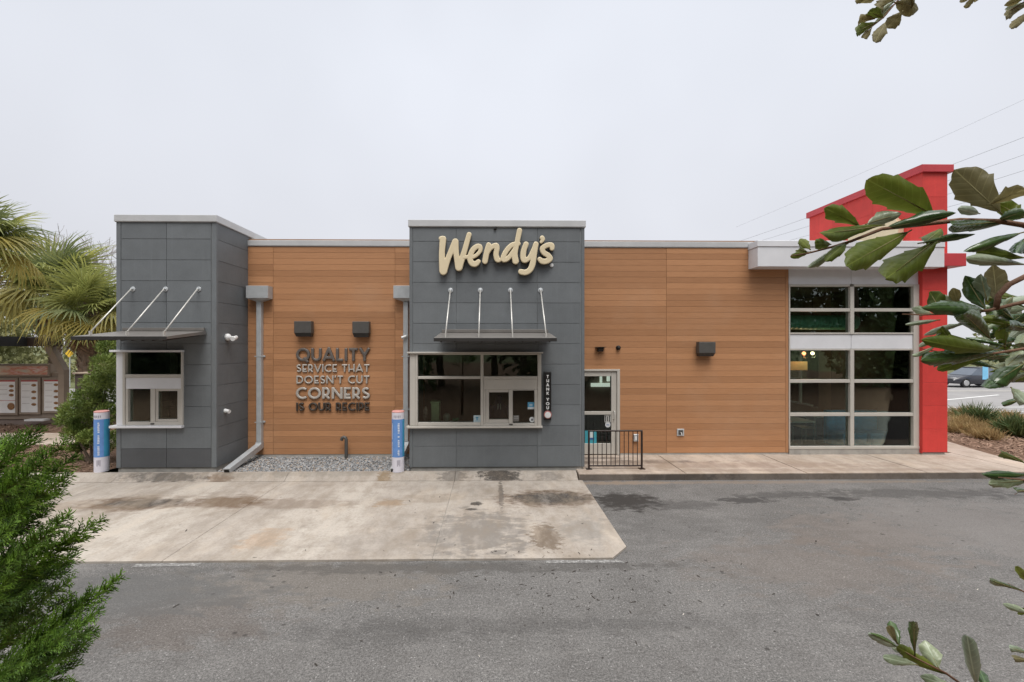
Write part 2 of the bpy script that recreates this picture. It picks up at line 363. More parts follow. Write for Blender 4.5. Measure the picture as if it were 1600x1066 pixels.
for q in [((2.6, 8.95), (.7, .5), BLK, .95, 6, 1.1, .9), ((3.6, 8.7), (.8, .25), DA, .45, 5, 1.2, .9), ((6.0, 9.25), (.9, .2), DA, .5, 5, 1.2, .9), ((8.8, 9.3), (2.2, .3), DA, .5, 4, 1.2, .9), ((11.8, 9.1), (1.6, .3), DA, .45, 4, 1.2, .9), ((5.0, 8.95), (.5, .16), DA, .8, 7, 1.1, .7),
          ((7.0, 9.0), (.25, .12), DA, .9, 7, .9, .5), ((3.0, 7.6), (.9, .7), DA, .2, 4, 1.2, .9), ((6.0, 7.3), (1.2, .9), (.15, .12, .10), .32, 3, 1.2, .9), ((4.5, 6.3), (1.6, .8), (.15, .12, .10), .28, 3, 1.2, .9), ((-2.2, 6.0), (1.6, .6), (.16, .135, .11), .35, 3, 1.2, .9), ((-3.4, 5.1), (.9, .45), (.10, .075, .06), .3, 4, 1.2, .9),
          ((.0, 5.0), (2.0, .14), DA, .2, 6, 1.3, .9), ((-1.3, 4.85), (1.0, .18), DA, .22, 6, 1.3, .9), ((2.0, 5.0), (1.6, .2), DA, .15, 6, 1.3, .9), 
          ((-.6, 6.3), (3, .16), (.07, .065, .06), .5, 6, 1.2, .9), ((2.8, 10.12), (1.2, .12), (.25, .19, .14), .6, 8, 1.2, .8), ((6.5, 10.12), (4, .10), (.22, .17, .13), .5, 8, 1.2, .8), ((8.5, 7.6), (2.5, 1.2), (.17, .155, .145), .4, 3, 1.2, .9), ((-4.5, 5.7), (1.6, .5), (.10, .098, .095), .6, 4, 1.2, .9)]:
    o = t.stain(o, *q)
# drip spots
v2 = t.n('TexVoronoi'); t.l(t.scale(p, (1, 1.25, 1)), v2.inputs['Vector']); v2.inputs['Scale'].default_value = 5.2
s2 = t.n('SeparateColor'); t.l(v2.outputs['Color'], s2.inputs[0])
mk = t.math('MULTIPLY', t.mr(v2.outputs['Distance'], .10, .19, 1, 0), t.mr(s2.outputs[1], .5, .56))
reg = t.mr(t.noise(p, .5, 2), .42, .6)
o = t.mix(t.math('MULTIPLY', t.math('MULTIPLY', mk, reg), .75), o, BLK)
t.bump(g, .6, .008); M['asphalt'] = t.done(o, .88, .25)
M['road'] = basic('road_asphalt', (.27, .26, .255), .85, .12, .5, .2)
t = NT('worn_white_paint'); f = t.mr(t.noise(t.pos(), 22, 6, .75), .48, .62)
M['wornpaint'] = t.done(t.mix(f, AC, (.36, .355, .34)), .8)
M['paint'] = basic('white_road_paint', (.75, .75, .73), .7)
M['grass'] = basic('grass_ground', (.10, .11, .045), .95, .35, .8)
M['mulch'] = basic('mulch_ground', (.15, .095, .065), .95, .45, 7, .1, 0, .8, 22)
M['chip'] = basic('mulch_chip', (.19, .125, .09), .9, .35, 30, .2)

# ------------------------------------------------------------------ ground, pavements, road
def sheet(name, poly, z, mat, **k):
    b = MB(); b.add([(p[0], p[1], z) for p in poly], [tuple(range(len(poly)))]); o = b.build(name, mat, None, (0, 0, 0), **k)
    if o.data.polygons[0].normal.z < 0: o.data.flip_normals()
    return o
S = 'structure'
sheet('ground', [(-900, -300), (900, -300), (900, 1500), (-900, 1500)], -.03, M['grass'], kind=S)
sheet('car_park', [(-40, 3.3), (34, 3.3), (34, 10.31), (-40, 10.31)], 0, M['asphalt'], kind=S)
sheet('verge', [(-40, -60), (40, -60), (40, 3.3), (-40, 3.3)], -.012, M['mulch'], kind=S)
sheet('road', [(10, 19.5), (140, 19.5), (140, 39), (10, 39)], -.01, M['road'], kind=S)
sheet('side_road', [(-90, 20.5), (-11, 20.5), (-11, 33), (-90, 33)], -.01, M['road'], kind=S)
sheet('planting_bed_ground', [(-30, 10.5), (-9.15, 10.5), (-9.15, 20), (-30, 20)], .10, M['mulch'], kind=S)
sheet('planting_bed_ground', [(11.0, 10.6), (34, 10.6), (34, 19.3), (11.0, 19.3)], .10, M['mulch'], kind=S)
lane = sheet('lane', [(-30, 13.9), (-9.0, 13.7), (-9.0, 15.5), (-30, 15.9)], .115, M['walk'], kind=S)
# drive-through pad: slabs with tooled joints
pad = thing('drive_through_pad', (0, 0, 0), kind=S)
xs = [-16.1, -12.29, -8.48, -4.67, -.86]; j = .0035
def slab(poly):
    b = MB(); b.prism(poly, -.1, .03)
    bm = bmesh.new(); me = b.mesh('slab', M['pad'], (0, 0, 0)); bm.from_mesh(me)
    es = [q for q in bm.edges if all(v.co.z > .02 for v in q.verts)]
    bmesh.ops.bevel(bm, geom=es, offset=.006, segments=2, affect='EDGES', profile=.6); bm.to_mesh(me); bm.free()
    link_mesh('slab', me, pad)
for a_, b_ in zip(xs[:-1], xs[1:]): slab([(a_ + j, 6.5), (b_ - j, 6.5), (b_ - j, 10.24), (a_ + j, 10.24)])
slab([(-.86 + j, 6.5), (1.72, 6.5), (2.02, 6.86), (2.02, 10.24), (-.86 + j, 10.24)])
b = MB(); b.prism([(-16.1, 6.52), (1.7, 6.52), (2.0, 6.88), (2.0, 10.2), (-16.1, 10.2)], -.1, .018); b.build('joint_filler', M['plinth'], pad)
# rolled kerb along the pad
kp = [(10.245, -.1), (10.245, .034), (10.30, .052), (10.36, .088), (10.42, .128), (10.47, .15), (10.53, .156), (10.60, .156), (10.60, -.1)]
b = MB(); seg = [-30, -16.1, -12.29, -8.48, -4.67, -.86, 1.93]
kb = thing('kerb', (0, 0, 0), kind=S)
for a_, b_ in zip(seg[:-1], seg[1:]):
    o = MB().extr_x(kp, a_ + .004, b_ - .004).build('kerb_stone', M['kerb'], kb); smooth_by_angle(o, 50)
# pavement at right
b = MB()
poly = [(1.96, 10.30), (30, 10.30), (30, 10.62), (14.2, 10.95), (13.25, 11.4), (13.5, 12.5), (13.9, 13.8), (14.2, 17.5), (12.5, 17.5), (12.5, 12.2), (1.96, 12.2)]
pv = thing('pavement', (0, 0, 0), kind=S)
cuts = [1.96, 4.4, 7.2, 10.0, 12.5]
for a_, b_ in zip(cuts[:-1], cuts[1:]):
    q = MB(); q.box(a_ + .003, b_ - .003, 10.305, 12.2, -.1, .15); me = q.mesh('paving_slab', [M['walk'], M['walkside']], (0, 0, 0))
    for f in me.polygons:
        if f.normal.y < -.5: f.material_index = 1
    bm = bmesh.new(); bm.from_mesh(me); es = [x for x in bm.edges if all(v.co.z > .1 for v in x.verts)]
    bmesh.ops.bevel(bm, geom=es, offset=.012, segments=2, affect='EDGES'); bm.to_mesh(me); bm.free(); link_mesh('paving_slab', me, pv)
q = MB(); q.prism([(12.503, 10.305), (30, 10.305), (30, 10.62), (14.2, 10.95), (13.25, 11.4), (13.5, 12.5), (13.9, 13.8), (14.2, 17.5), (12.503, 17.5)], -.1, .15)
me = q.mesh('paving_slab', [M['walk'], M['walkside']], (0, 0, 0))
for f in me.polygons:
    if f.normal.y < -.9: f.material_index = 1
link_mesh('paving_slab', me, pv)
sheet('painted_line', [(.75, 6.40), (1.86, 6.40), (1.80, 6.485), (.75, 6.485)], .005, M['wornpaint'], kind=S)
sheet('painted_line', [(-5.0, 6.38), (-4.1, 6.40), (-4.1, 6.485), (-5.0, 6.47)], .005, M['wornpaint'], kind=S)
for y0, y1 in ((20.7, 20.82), (22.2, 22.32)):
    sheet('painted_line', [(12, y0), (120, y0), (120, y1), (12, y1)], .0, M['paint'], kind=S)
sheet('painted_line', [(22.5, 24.05), (22.6, 23.95), (31.5, 27.75), (31.4, 27.87)], .0, M['paint'], kind=S)

def scatter_mesh(name, pts, sizes, mat, kind_='rock', flat=.7, **k):
    n = len(pts)
    if kind_ == 'rock':
        base = np.array([(1, 0, 0), (-1, 0, 0), (0, 1, 0), (0, -1, 0), (0, 0, 1), (0, 0, -1)], float)
        fc = np.array([(0, 2, 4), (2, 1, 4), (1, 3, 4), (3, 0, 4), (2, 0, 5), (1, 2, 5), (3, 1, 5), (0, 3, 5)])
    else:
        base = np.array([(-1, -.3, 0), (1, -.25, .1), (.9, .3, .05), (-1.1, .25, .15), (0, .05, .35)], float)
        fc = np.array([(0, 1, 4), (1, 2, 4), (2, 3, 4), (3, 0, 4)])
    V = []
    ang = rng.uniform(0, 6.28, n); c_, s_ = np.cos(ang), np.sin(ang)
    B = base[None] * rng.uniform(.6, 1.3, (n, 1, 3)) * np.array(sizes)[:, None, None] * rng.uniform(.85, 1.15, (n, len(base), 1))
    B[:, :, 2] *= flat
    tl = rng.uniform(-.5, .5, (n, 1)); B[:, :, 2] += B[:, :, 0] * tl
    X = B[:, :, 0] * c_[:, None] - B[:, :, 1] * s_[:, None]; Y = B[:, :, 0] * s_[:, None] + B[:, :, 1] * c_[:, None]
    V = np.stack([X, Y, B[:, :, 2]], 2) + np.array(pts)[:, None, :]
    Fc = (fc[None] + (np.arange(n) * len(base))[:, None, None]).reshape(-1, 3)
    me = bpy.data.meshes.new(name); me.from_pydata(V.reshape(-1, 3).tolist(), [], Fc.tolist()); me.materials.append(mat); me.update()
    o = bpy.data.objects.new(name, me); col.objects.link(o); return setp(o, **k)
# gravel between the towers
t = NT('gravel'); vv = t.n('TexVoronoi'); t.l(t.pos(), vv.inputs['Vector']); vv.inputs['Scale'].default_value = 26
sg = t.n('SeparateColor'); t.l(vv.outputs['Color'], sg.inputs[0])
o = t.mix(sg.outputs[0], (.11, .115, .12), (.42, .42, .42)); o = t.mix(t.mr(sg.outputs[1], .8, .85), o, (.36, .29, .23)); M['gravel'] = t.done(o, .8)
XL1 = PX(338, YT); XC0 = PX(640, YT); XC1 = PX(913, YT); XL0 = PX(182, YT)
sheet('gravel_ground', [(XL1, 10.6), (XC0, 10.6), (XC0, 12.1), (XL1, 12.1)], .11, M['gap'], kind=S)
n = 7500
pts = np.stack([rng.uniform(XL1 + .03, XC0 - .03, n), rng.uniform(10.62, 12.06, n), rng.uniform(.115, .15, n)], 1)
scatter_mesh('gravel', pts, rng.uniform(.014, .032, n), M['gravel'], kind='stuff')

# ------------------------------------------------------------------ restaurant shell
BL = thing('restaurant_building', (0, YW, .15), 'single storey restaurant with grey panel towers and brown wood plank walls', 'building')
def px_box(parent, name, x0, y0, x1, y1, Y, depth, mat, back=.0, c=.004, **k):
    a, b_, z0, z1 = RECT(x0, y0, x1, y1, Y)
    return MB().box(a, b_, Y - depth, Y + back, z0, z1, 0, c).build(name, mat, parent, **k)
# plank walls
ZT = PZ(386.5, YW, 700); ZB = PZ(709, YW, 700); NC = 35; CH = (ZT - ZB) / NC
def plank_wall(segs, door=None):
    x0 = segs[0][0]; x1 = segs[-1][1]
    b = MB()
    if door: b.box(x0, door[0], YW + .004, YW + .2, ZB, ZT + .2); b.box(door[0], x1, YW + .004, YW + .2, ZB, ZT + .2) if False else None
    if door:
        b = MB(); b.box(door[1], x1, YW + .004, YW + .2, ZB, ZT + .2); b.box(x0, door[1] - .001, YW + .004, YW + .2, door[2], ZT + .2)
    else: b.box(x0, x1, YW + .004, YW + .2, ZB, ZT + .2)
    w = b.build('wood_wall', M['woodback'], BL)
    cache = {}
    for a, c_ in segs:
        for i in range(NC):
            z0 = ZB + i * CH; A = a
            if door and z0 + CH * .5 < door[2] and a < door[1]: A = door[1]
            key = (round(A, 3), round(c_, 3))
            if key not in cache:
                L = c_ - A; cache[key] = MB().box(-L / 2 + .003, L / 2 - .003, -.02, .003, .0022, CH - .0022, 0, .002).mesh('plank', M['plank'])
            link_mesh('plank', cache[key], w, ((A + c_) / 2, YW, z0 + random.uniform(-.0005, .0005)))
    return w
XA = PX(384, YW); XB = PX(1227, YW)
plank_wall([(XA, PX(427.5, YW)), (PX(427.5, YW), PX(617.5, YW)), (PX(617.5, YW), PX(662, YW))])
DX0, DX1, DZ = PX(905, YW), PX(968, YW), PZ(577, YW, 940)
plank_wall([(PX(895, YW), PX(1041, YW)), (PX(1041, YW), XB)], (DX0, DX1, DZ))
MB().box(XB, PX(1231, YW), YW - .028, YW + .2, ZB, ZT, 0, .004).build('corner_trim', M['plank'], BL)
for a, c_ in ((XA, PX(662, YW)), (PX(968.5, YW), PX(1231, YW))):
    MB().box(a, c_, YW - .012, YW + .2, .11, ZB - .004).build('plinth', M['plinth'], BL)
for a, c_ in ((XA, PX(662, YW)), (PX(880, YW), PX(1231, YW))):
    b = MB(); z = ZT + .006; b.box(a, c_, YW - .05, YW + .35, z + .012, z + .155, 0, .006); b.box(a, c_, YW - .04, YW + .3, z, z + .0115); b.build('coping', M['alu'], BL)
# panel towers
def tower(x0, x1, cols, joints, ztop, zbot, trimw, bottom_dark, holes, side):
    tw = thing('panel_tower', (0, YT, zbot)); tw.parent = BL; tw.location = tw.location - BL.location
    b = MB(); hx0, hx1, hz0, hz1 = holes
    y0 = YT + .014; y1 = YT + .11
    b.box(x0 + .01, hx0, y0, y1, zbot, ztop); b.box(hx1, x1 - .01, y0, y1, zbot, ztop); b.box(hx0, hx1, y0, y1, zbot, hz0); b.box(hx0, hx1, y0, y1, hz1, ztop)
    for x in (x0 + .012, x1 - .11): b.box(x, x + .098, y1, YW + .2, zbot, ztop)
    b.build('backing', M['gap'], tw)
    g = .0045
    zs = [zbot] + [z for z in sorted(joints) if zbot + .05 < z < ztop - .05] + [ztop]
    for i in range(len(zs) - 1):
        for (a, c_) in cols:
            zz0, zz1 = zs[i] + g, zs[i + 1] - g; aa, cc = a + g, c_ - g
            mt = M['panel_dark'] if (bottom_dark and i == 0) else M['panel']
            # cut round the window opening
            if cc < hx0 or aa > hx1 or zz1 < hz0 or zz0 > hz1: rects = [(aa, cc, zz0, zz1)]
            else:
                rects = []
                if aa < hx0 - .01: rects.append((aa, hx0, zz0, zz1))
                if cc > hx1 + .01: rects.append((hx1, cc, zz0, zz1))
                m0, m1 = max(aa, hx0), min(cc, hx1)
                if zz0 < hz0 - .01: rects.append((m0, m1, zz0, hz0))
                if zz1 > hz1 + .01: rects.append((m0, m1, hz1, zz1))
            for r_ in rects:
                cx, cz = (r_[0] + r_[1]) / 2, (r_[2] + r_[3]) / 2
                me = MB().box(r_[0] - cx, r_[1] - cx, 0, .013, r_[2] - cz, r_[3] - cz, 0, .003).mesh('panel', mt)
                link_mesh('panel', me, tw, (cx, YT + random.uniform(-.0015, .0015), cz))
        for s_, x in (('l', x0), ('r', x1)):
            ya, yb = YT + .075 + g, YW - .03
            zz0, zz1 = zs[i] + g, zs[i + 1] - g
            xx = x if s_ == 'l' else x - .013
            me = MB().box(0, .013, ya - YW, yb - YW, zz0 - zz0, zz1 - zz0).mesh('panel', M['panel_dark'] if False else M['panel']); link_mesh('panel', me, tw, (xx, YW, zz0))
    for x, sg_ in ((x0, 1), (x1, -1)):
        b = MB(); b.box(x - sg_ * .004, x + sg_ * (trimw - g), YT - .004, YT + .0135, zbot, ztop, 0, .004)
        b.box(x - sg_ * .004, x + sg_ * .01, YT + .0137, YT + .074, zbot, ztop); b.build('corner_trim', M['panel'], tw)
    MB().box(x0 + .02, x1 - .02, YT + .03, YW, .1, zbot - .003).build('plinth', M['plinth'], tw)
    b = MB(); b.box(x0 - .03, x1 + .03, YT - .04, YW + 1.2, ztop + .012, ztop + .165, 0, .006); b.box(x0 - .018, x1 + .018, YT - .025, YW + 1.15, ztop, ztop + .0115); b.build('coping', M['alu'], tw)
    return tw
def Zc(py): return PZ(py, YT, 775)
def Zl(py): return PZ(py, YT, 260)
LWIN = RECT(184, 549, 287, 667, YT); CWIN = RECT(641, 552, 846, 667, YT)
TL = tower(XL0, XL1, [(PX(189, YT), PX(260, YT)), (PX(260, YT), PX(330, YT))], [Zl(373.5 + 32.75 * k) for k in range(12)], Zl(347.5), Zl(731), PX(189, YT) - XL0, True, LWIN, True)
TCN = tower(XC0, XC1, [(PX(645, YT), PX(713, YT)), (PX(713, YT), PX(839.5, YT)), (PX(839.5, YT), PX(906.5, YT))], [Zc(377.8 + 31.93 * k) for k in range(11)], Zc(355.5), Zc(730), PX(645, YT) - XC0, False, CWIN, False)

def window(parent, Y, panes, bars, hole, extra=(), tag='window', deep=.12):
    w = thing(tag, (0, Y, hole[2])); w.parent = parent; w.location = w.location - org(parent)
    for nm, x0, y0, x1, y1, d, mt in bars:
        px_box(w, nm, x0, y0, x1, y1, Y, d, M[mt], deep)
    for x0, y0, x1, y1, yy in panes:
        a, b_, z0, z1 = RECT(x0 - .6, y0 - .6, x1 + .6, y1 + .6, Y)
        MB().box(a, b_, Y + yy, Y + yy + .008, z0, z1).build('pane', M['glass'], w)
    return w
window(TL, YT, [(198, 552, 285, 585, .03), (202, 608, 237, 659, .03), (247.5, 611, 278, 655, .015)],
  [('top_trim', 176, 547, 288, 550.3, .10, 'white'), ('sill', 176, 664.5, 288, 668, .11, 'white'),
   ('side_panel', 184, 550.6, 194, 664.2, .045, 'white'), ('jamb', 194.2, 550.6, 198, 664.2, .055, 'frame'), ('jamb', 285, 550.6, 287.5, 664.2, .055, 'frame'),
   ('transom', 198.2, 585, 284.8, 590, .05, 'frame'), ('infill_panel', 198.2, 590.2, 284.8, 607.5, .035, 'white'),
   ('jamb', 198.2, 607.7, 202, 664.2, .04, 'frame'), ('rail', 202.2, 659, 284.8, 664.2, .04, 'frame'), ('mullion', 237, 607.7, 244, 658.8, .042, 'frame'),
   ('sash_stile', 244.2, 607.7, 247.5, 658.8, .02, 'frame'), ('sash_stile', 278, 607.7, 281.5, 658.8, .02, 'frame'), ('jamb', 281.7, 607.7, 284.8, 658.8, .042, 'frame'),
   ('sash_rail', 247.7, 607.7, 277.8, 611, .02, 'frame'), ('sash_rail', 247.7, 655, 277.8, 658.8, .02, 'frame'), ('latch', 237.5, 661, 243, 662.8, .055, 'dkmetal')], LWIN)
window(TCN, YT, [(653, 554.5, 751, 588, .03), (755.5, 554.5, 840, 588, .03), (653, 592, 751, 660, .03), (764, 613, 795, 655.5, .015), (801, 610, 835, 660, .03)],
  [('top_trim', 637, 550, 848, 552.3, .10, 'frame'), ('sill', 636, 665.3, 847, 668, .11, 'frame'),
   ('side_panel', 641, 552.6, 650, 665, .045, 'frame'), ('jamb', 650.2, 552.6, 653, 665, .055, 'frame'), ('jamb', 840, 552.6, 845.5, 665, .055, 'frame'),
   ('mullion', 751, 552.6, 755.5, 665, .05, 'frame'), ('rail', 653.2, 552.6, 750.8, 554.5, .045, 'frame'), ('rail', 755.7, 552.6, 839.8, 554.5, .045, 'frame'),
   ('transom', 653.2, 588, 750.8, 592, .046, 'frame'), ('transom', 755.7, 588, 839.8, 592.3, .046, 'frame'), ('rail', 653.2, 660, 750.8, 665, .046, 'frame'),
   ('infill_panel', 755.7, 592.5, 839.8, 608.3, .035, 'frame'), ('sash_stile', 759, 608.5, 764, 661, .02, 'frame'), ('jamb', 755.7, 608.5, 758.8, 661, .04, 'frame'), ('sash_rail', 764.2, 608.5, 794.8, 613, .02, 'frame'), ('sash_rail', 764.2, 655.5, 794.8, 661, .02, 'frame'),
   ('mullion', 795, 608.5, 801, 661, .042, 'frame'), ('jamb', 835, 608.5, 839.8, 665, .042, 'frame'), ('rail', 755.7, 661.2, 834.8, 665, .05, 'frame'), ('rail', 801.2, 608.5, 834.8, 610, .04, 'frame'), ('latch', 795.5, 662, 801, 663.4, .065, 'dkmetal')], CWIN)
# door
dr = window(BL, YW, [(913, 588, 955, 643, .02), (913, 648, 955, 693, .02)],
  [('head', 905, 577, 968, 580, .05, 'frame'), ('jamb', 963.5, 580.2, 968, 710, .05, 'frame'), ('jamb', 905, 580.2, 907.5, 710, .05, 'frame'),
   ('stile', 955, 580.4, 963.2, 709.5, .012, 'frame'), ('stile', 907.7, 580.4, 913, 709.5, .012, 'frame'), ('top_rail', 913.2, 580.4, 954.8, 588, .012, 'frame'),
   ('mid_rail', 913.2, 643, 954.8, 648, .012, 'frame'), ('bottom_rail', 913.2, 693, 954.8, 709.5, .012, 'frame')], (0, 0, .15), tag='door')
h0 = W(958.5, 642, YW); h1 = W(958.5, 655, YW)
MB().tube([h0 + Vector((0, -.01, 0)), h0 + Vector((0, -.07, 0)), h0 + Vector((0.01, -.085, -.03)), h1 + Vector((0.01, -.085, .03)), h1 + Vector((0, -.07, 0)), h1 + Vector((0, -.01, 0))], .011, 8).build('handle', M['rod'], dr, smooth=True)
# big window at right
RW = RECT(1231, 420, 1442, 711, YW)
xr = [(1233, 1326), (1333, 1425)]; rows = [(448, 482), (487, 520), (547.5, 593), (598, 645), (650, 696)]
bars = [('header_panel', 1231.5, 414, 1328.8, 444.5, .02, 'white'), ('header_panel', 1329.3, 414, 1441, 444.5, .02, 'white'), ('infill_panel', 1233.2, 522.5, 1328.8, 545, .022, 'white'), ('infill_panel', 1329.3, 522.5, 1424.8, 545, .022, 'white'),
        ('sill_base', 1231.5, 701.2, 1441, 712, .05, 'plinth'), ('jamb', 1231.2, 444.8, 1233, 696.8, .05, 'frame'), ('jamb', 1425, 444.8, 1434, 696.8, .05, 'frame'), ('jamb', 1434.3, 444.8, 1441, 701, .03, 'white'), ('sill', 1231.2, 697, 1434, 701, .06, 'frame'),
        ('mullion', 1326.5, 448.3, 1332.5, 522.2, .05, 'frame'), ('mullion', 1326.5, 545.4, 1332.5, 696.8, .05, 'frame')]
for a, c_ in ((1233.2, 1326.2), (1332.8, 1424.8)):
    for y0, y1 in ((444.8, 448), (482, 487), (520, 522.2), (545.3, 547.5), (593, 598), (645, 650)): bars.append(('transom', a, y0, c_, y1, .045, 'frame'))
window(BL, YW, [(a, y0, c_, y1, .03) for a, c_ in xr for y0, y1 in rows], bars, RW)
# canopy fascia over the big window
FY = YW - .45
b = MB(); a, c_, z0, z1 = RECT(1184, 376.5, 1476, 417, FY)
b.box(a, c_, FY, YW + .6, z0, z1 - .16, 0, .008); b.box(a - .02, c_, FY - .02, YW + .6, z1 - .157, z1, 0, .008); b.build('canopy_fascia', M['white'], BL)
XF1 = c_
# red tower: blade wall running back from the pillar
RX0 = PX(1441.5, YW - .14); RX1 = PX(1480.5, YW - .14); RYF = YW - .14
rt = thing('red_tower', (0, YW, .15)); rt.parent = BL; rt.location = rt.location - BL.location
rz = PZ(270, RYF, 1460); RB = 16.3
MB().box(RX0 + .015, RX1 - .015, RYF + .015, 15.2, .2, 5.3).box(RX0 + .015, RX1 - .015, RYF + .015, RB, 5.301, rz).build('backing', M['gap'], rt)
zr = [PZ(707, RYF, 1460)] + [PZ(707, RYF, 1460) + .62 * k for k in range(1, 12)]; zr = [z for z in zr if z < rz - .1] + [rz]
for z0, z1 in zip(zr[:-1], zr[1:]):
    link_mesh('panel', MB().box(0, RX1 - RX0, 0, .014, .002, z1 - z0 - .002, 0, .003).mesh('panel', M['red']), rt, (RX0, RYF, z0))
    ys = [RYF + .0145, RYF + 1.6, 15.2, RB]
    for y0, y1 in zip(ys[:-1], ys[1:]):
        for x in (RX0, RX1 - .014):
            if z1 < 5.35 and (x == RX0 or y0 > 15): continue
            link_mesh('panel', MB().box(0, .014, .002, y1 - y0 - .002, .002, z1 - z0 - .002).mesh('panel', M['red']), rt, (x, y0, z0))
MB().box(RX0 - .07, RX1 + .11, RYF - .07, RB + .07, rz + .002, rz + .2, 0, .008).build('cap', M['redcap'], rt)
b = MB(); a, c_, z0, z1 = RECT(1475.7, 398, 1498.5, 417.5, RYF - .1); b.box(XF1 + .003, c_, FY + .02, YW + 2, z0, z1, 0, .006); b.build('side_fascia', M['redcap'], rt)
MB().box(RX0 + .02, RX1 - .05, RYF + .03, 15.2, .1, zr[0] - .003).build('plinth', M['plinth'], rt)
# hidden sides, roof and inside
XE = RX1; YB = 24
b = MB(); b.box(XL0 + .1, XL0 + .3, YW + .2, YB, .1, 5.5); b.box(XE - .3, XE - .02, 15.205, 16.35, .1, 4.89); b.box(XE - .3, XE - .1, 20.5, YB, .1, 5.5); b.box(XE - .3, XE - .1, 16.35, 20.5, .1, .8); b.box(XE - .3, XE - .1, 16.35, 20.5, 2.95, 5.5); b.box(XL0 + .1, 7.0, YB, YB + .2, .1, 5.5); b.box(7.0, XE - .1, YB, YB + .2, .1, 1.0); b.box(7.0, XE - .1, YB, YB + .2, 3.2, 5.5); b.build('rear_wall', M['int_wall'], BL)
b = MB(); b.box(XL0 + .1, XE - .1, YW + .36, YB + .2, 5.35, 5.49); b.build('roof', M['roof'], BL)
MB().box(XL0 + .2, XE - .1, YW + .2, YB, .1, .16).build('floor_slab', M['int_floor'], BL)
b = MB(); b.box(-10, PX(1240, YW) - .6, 14.6, 14.75, .16, 5.35); b.box(4.6, 4.75, YW + .2, 14.6, .16, 5.35); b.box(-4.5, -4.35, YW + .2, 14.6, .16, 5.35); b.build('partition', M['int_wall'], BL)
MB().box(RX0 - .04, RX0 + .013, YW + .2, 15.2, .16, 4.85).build('dark_lining', M['int_dark'], BL)  # dark sheet added to stop the red wall glowing inside
MB().box(RX0 - .004, RX0 + .013, RYF + .0146, YW + .195, .19, PZ(418, RYF, 1460)).build('red_return', M['red'], rt)
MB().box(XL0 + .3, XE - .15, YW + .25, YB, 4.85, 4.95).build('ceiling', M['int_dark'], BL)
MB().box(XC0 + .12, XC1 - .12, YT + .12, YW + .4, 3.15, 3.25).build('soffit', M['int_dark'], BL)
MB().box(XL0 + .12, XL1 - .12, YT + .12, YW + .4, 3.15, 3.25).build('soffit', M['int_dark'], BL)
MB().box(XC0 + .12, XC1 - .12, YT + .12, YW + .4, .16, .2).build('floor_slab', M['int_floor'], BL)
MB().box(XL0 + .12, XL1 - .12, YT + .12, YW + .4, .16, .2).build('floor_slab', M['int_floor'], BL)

sw = thing('side_window', (XE - .2, 18.6, .8)); sw.parent = BL; sw.location = sw.location - BL.location
MB().box(XE - .2, XE - .19, 16.35, 20.5, .8, 2.95).build('pane', M['glass'], sw)
for y in (16.35, 17.45, 18.9, 20.44): MB().box(XE - .24, XE - .15, y, y + .06, .8, 2.95).build('mullion', M['frame'], sw)
for z in (.8, 1.75, 2.9): MB().box(XE - .235, XE - .155, 16.82, 20.43, z, z + .05).build('rail', M['frame'], sw)

# ------------------------------------------------------------------ lettering: strokes -> rounded solid letters
def catmull(pts, k=8):
    out = []; n_ = len(pts)
    for i in range(n_ - 1):
        p0, p1, p2, p3 = (np.array(pts[max(i - 1, 0)], float), np.array(pts[i], float), np.array(pts[i + 1], float), np.array(pts[min(i + 2, n_ - 1)], float))
        for q in range(k):
            u = q / k; out.append(.5 * ((2 * p1) + (-p0 + p2) * u + (2 * p0 - 5 * p1 + 4 * p2 - p3) * u * u + (-p0 + 3 * p1 - 3 * p2 + p3) * u ** 3))
    out.append(np.array(pts[-1], float)); return out
def sdf_grid(caps, boxes, x0, x1, y0, y1, h):
    X, Y = np.meshgrid(np.arange(x0, x1 + h, h), np.arange(y0, y1 + h, h), indexing='ij'); D = np.full(X.shape, 1e9)
    for ax, ay, ar, bx, by, br in caps:
        dx, dy = bx - ax, by - ay; L = dx * dx + dy * dy + 1e-12
        u = np.clip(((X - ax) * dx + (Y - ay) * dy) / L, 0, 1)
        D = np.minimum(D, np.hypot(X - ax - u * dx, Y - ay - u * dy) - (ar + u * (br - ar)))
    for ax, ay, bx, by, w in boxes:
        dx, dy = bx - ax, by - ay; L = math.hypot(dx, dy); ux, uy = dx / L, dy / L; mx_, my_ = (ax + bx) / 2, (ay + by) / 2
        p = np.abs((X - mx_) * ux + (Y - my_) * uy) - L / 2; q = np.abs(-(X - mx_) * uy + (Y - my_) * ux) - w
        D = np.minimum(D, np.minimum(np.maximum(p, q), 0) + np.hypot(np.maximum(p, 0), np.maximum(q, 0)))
    return X, Y, D
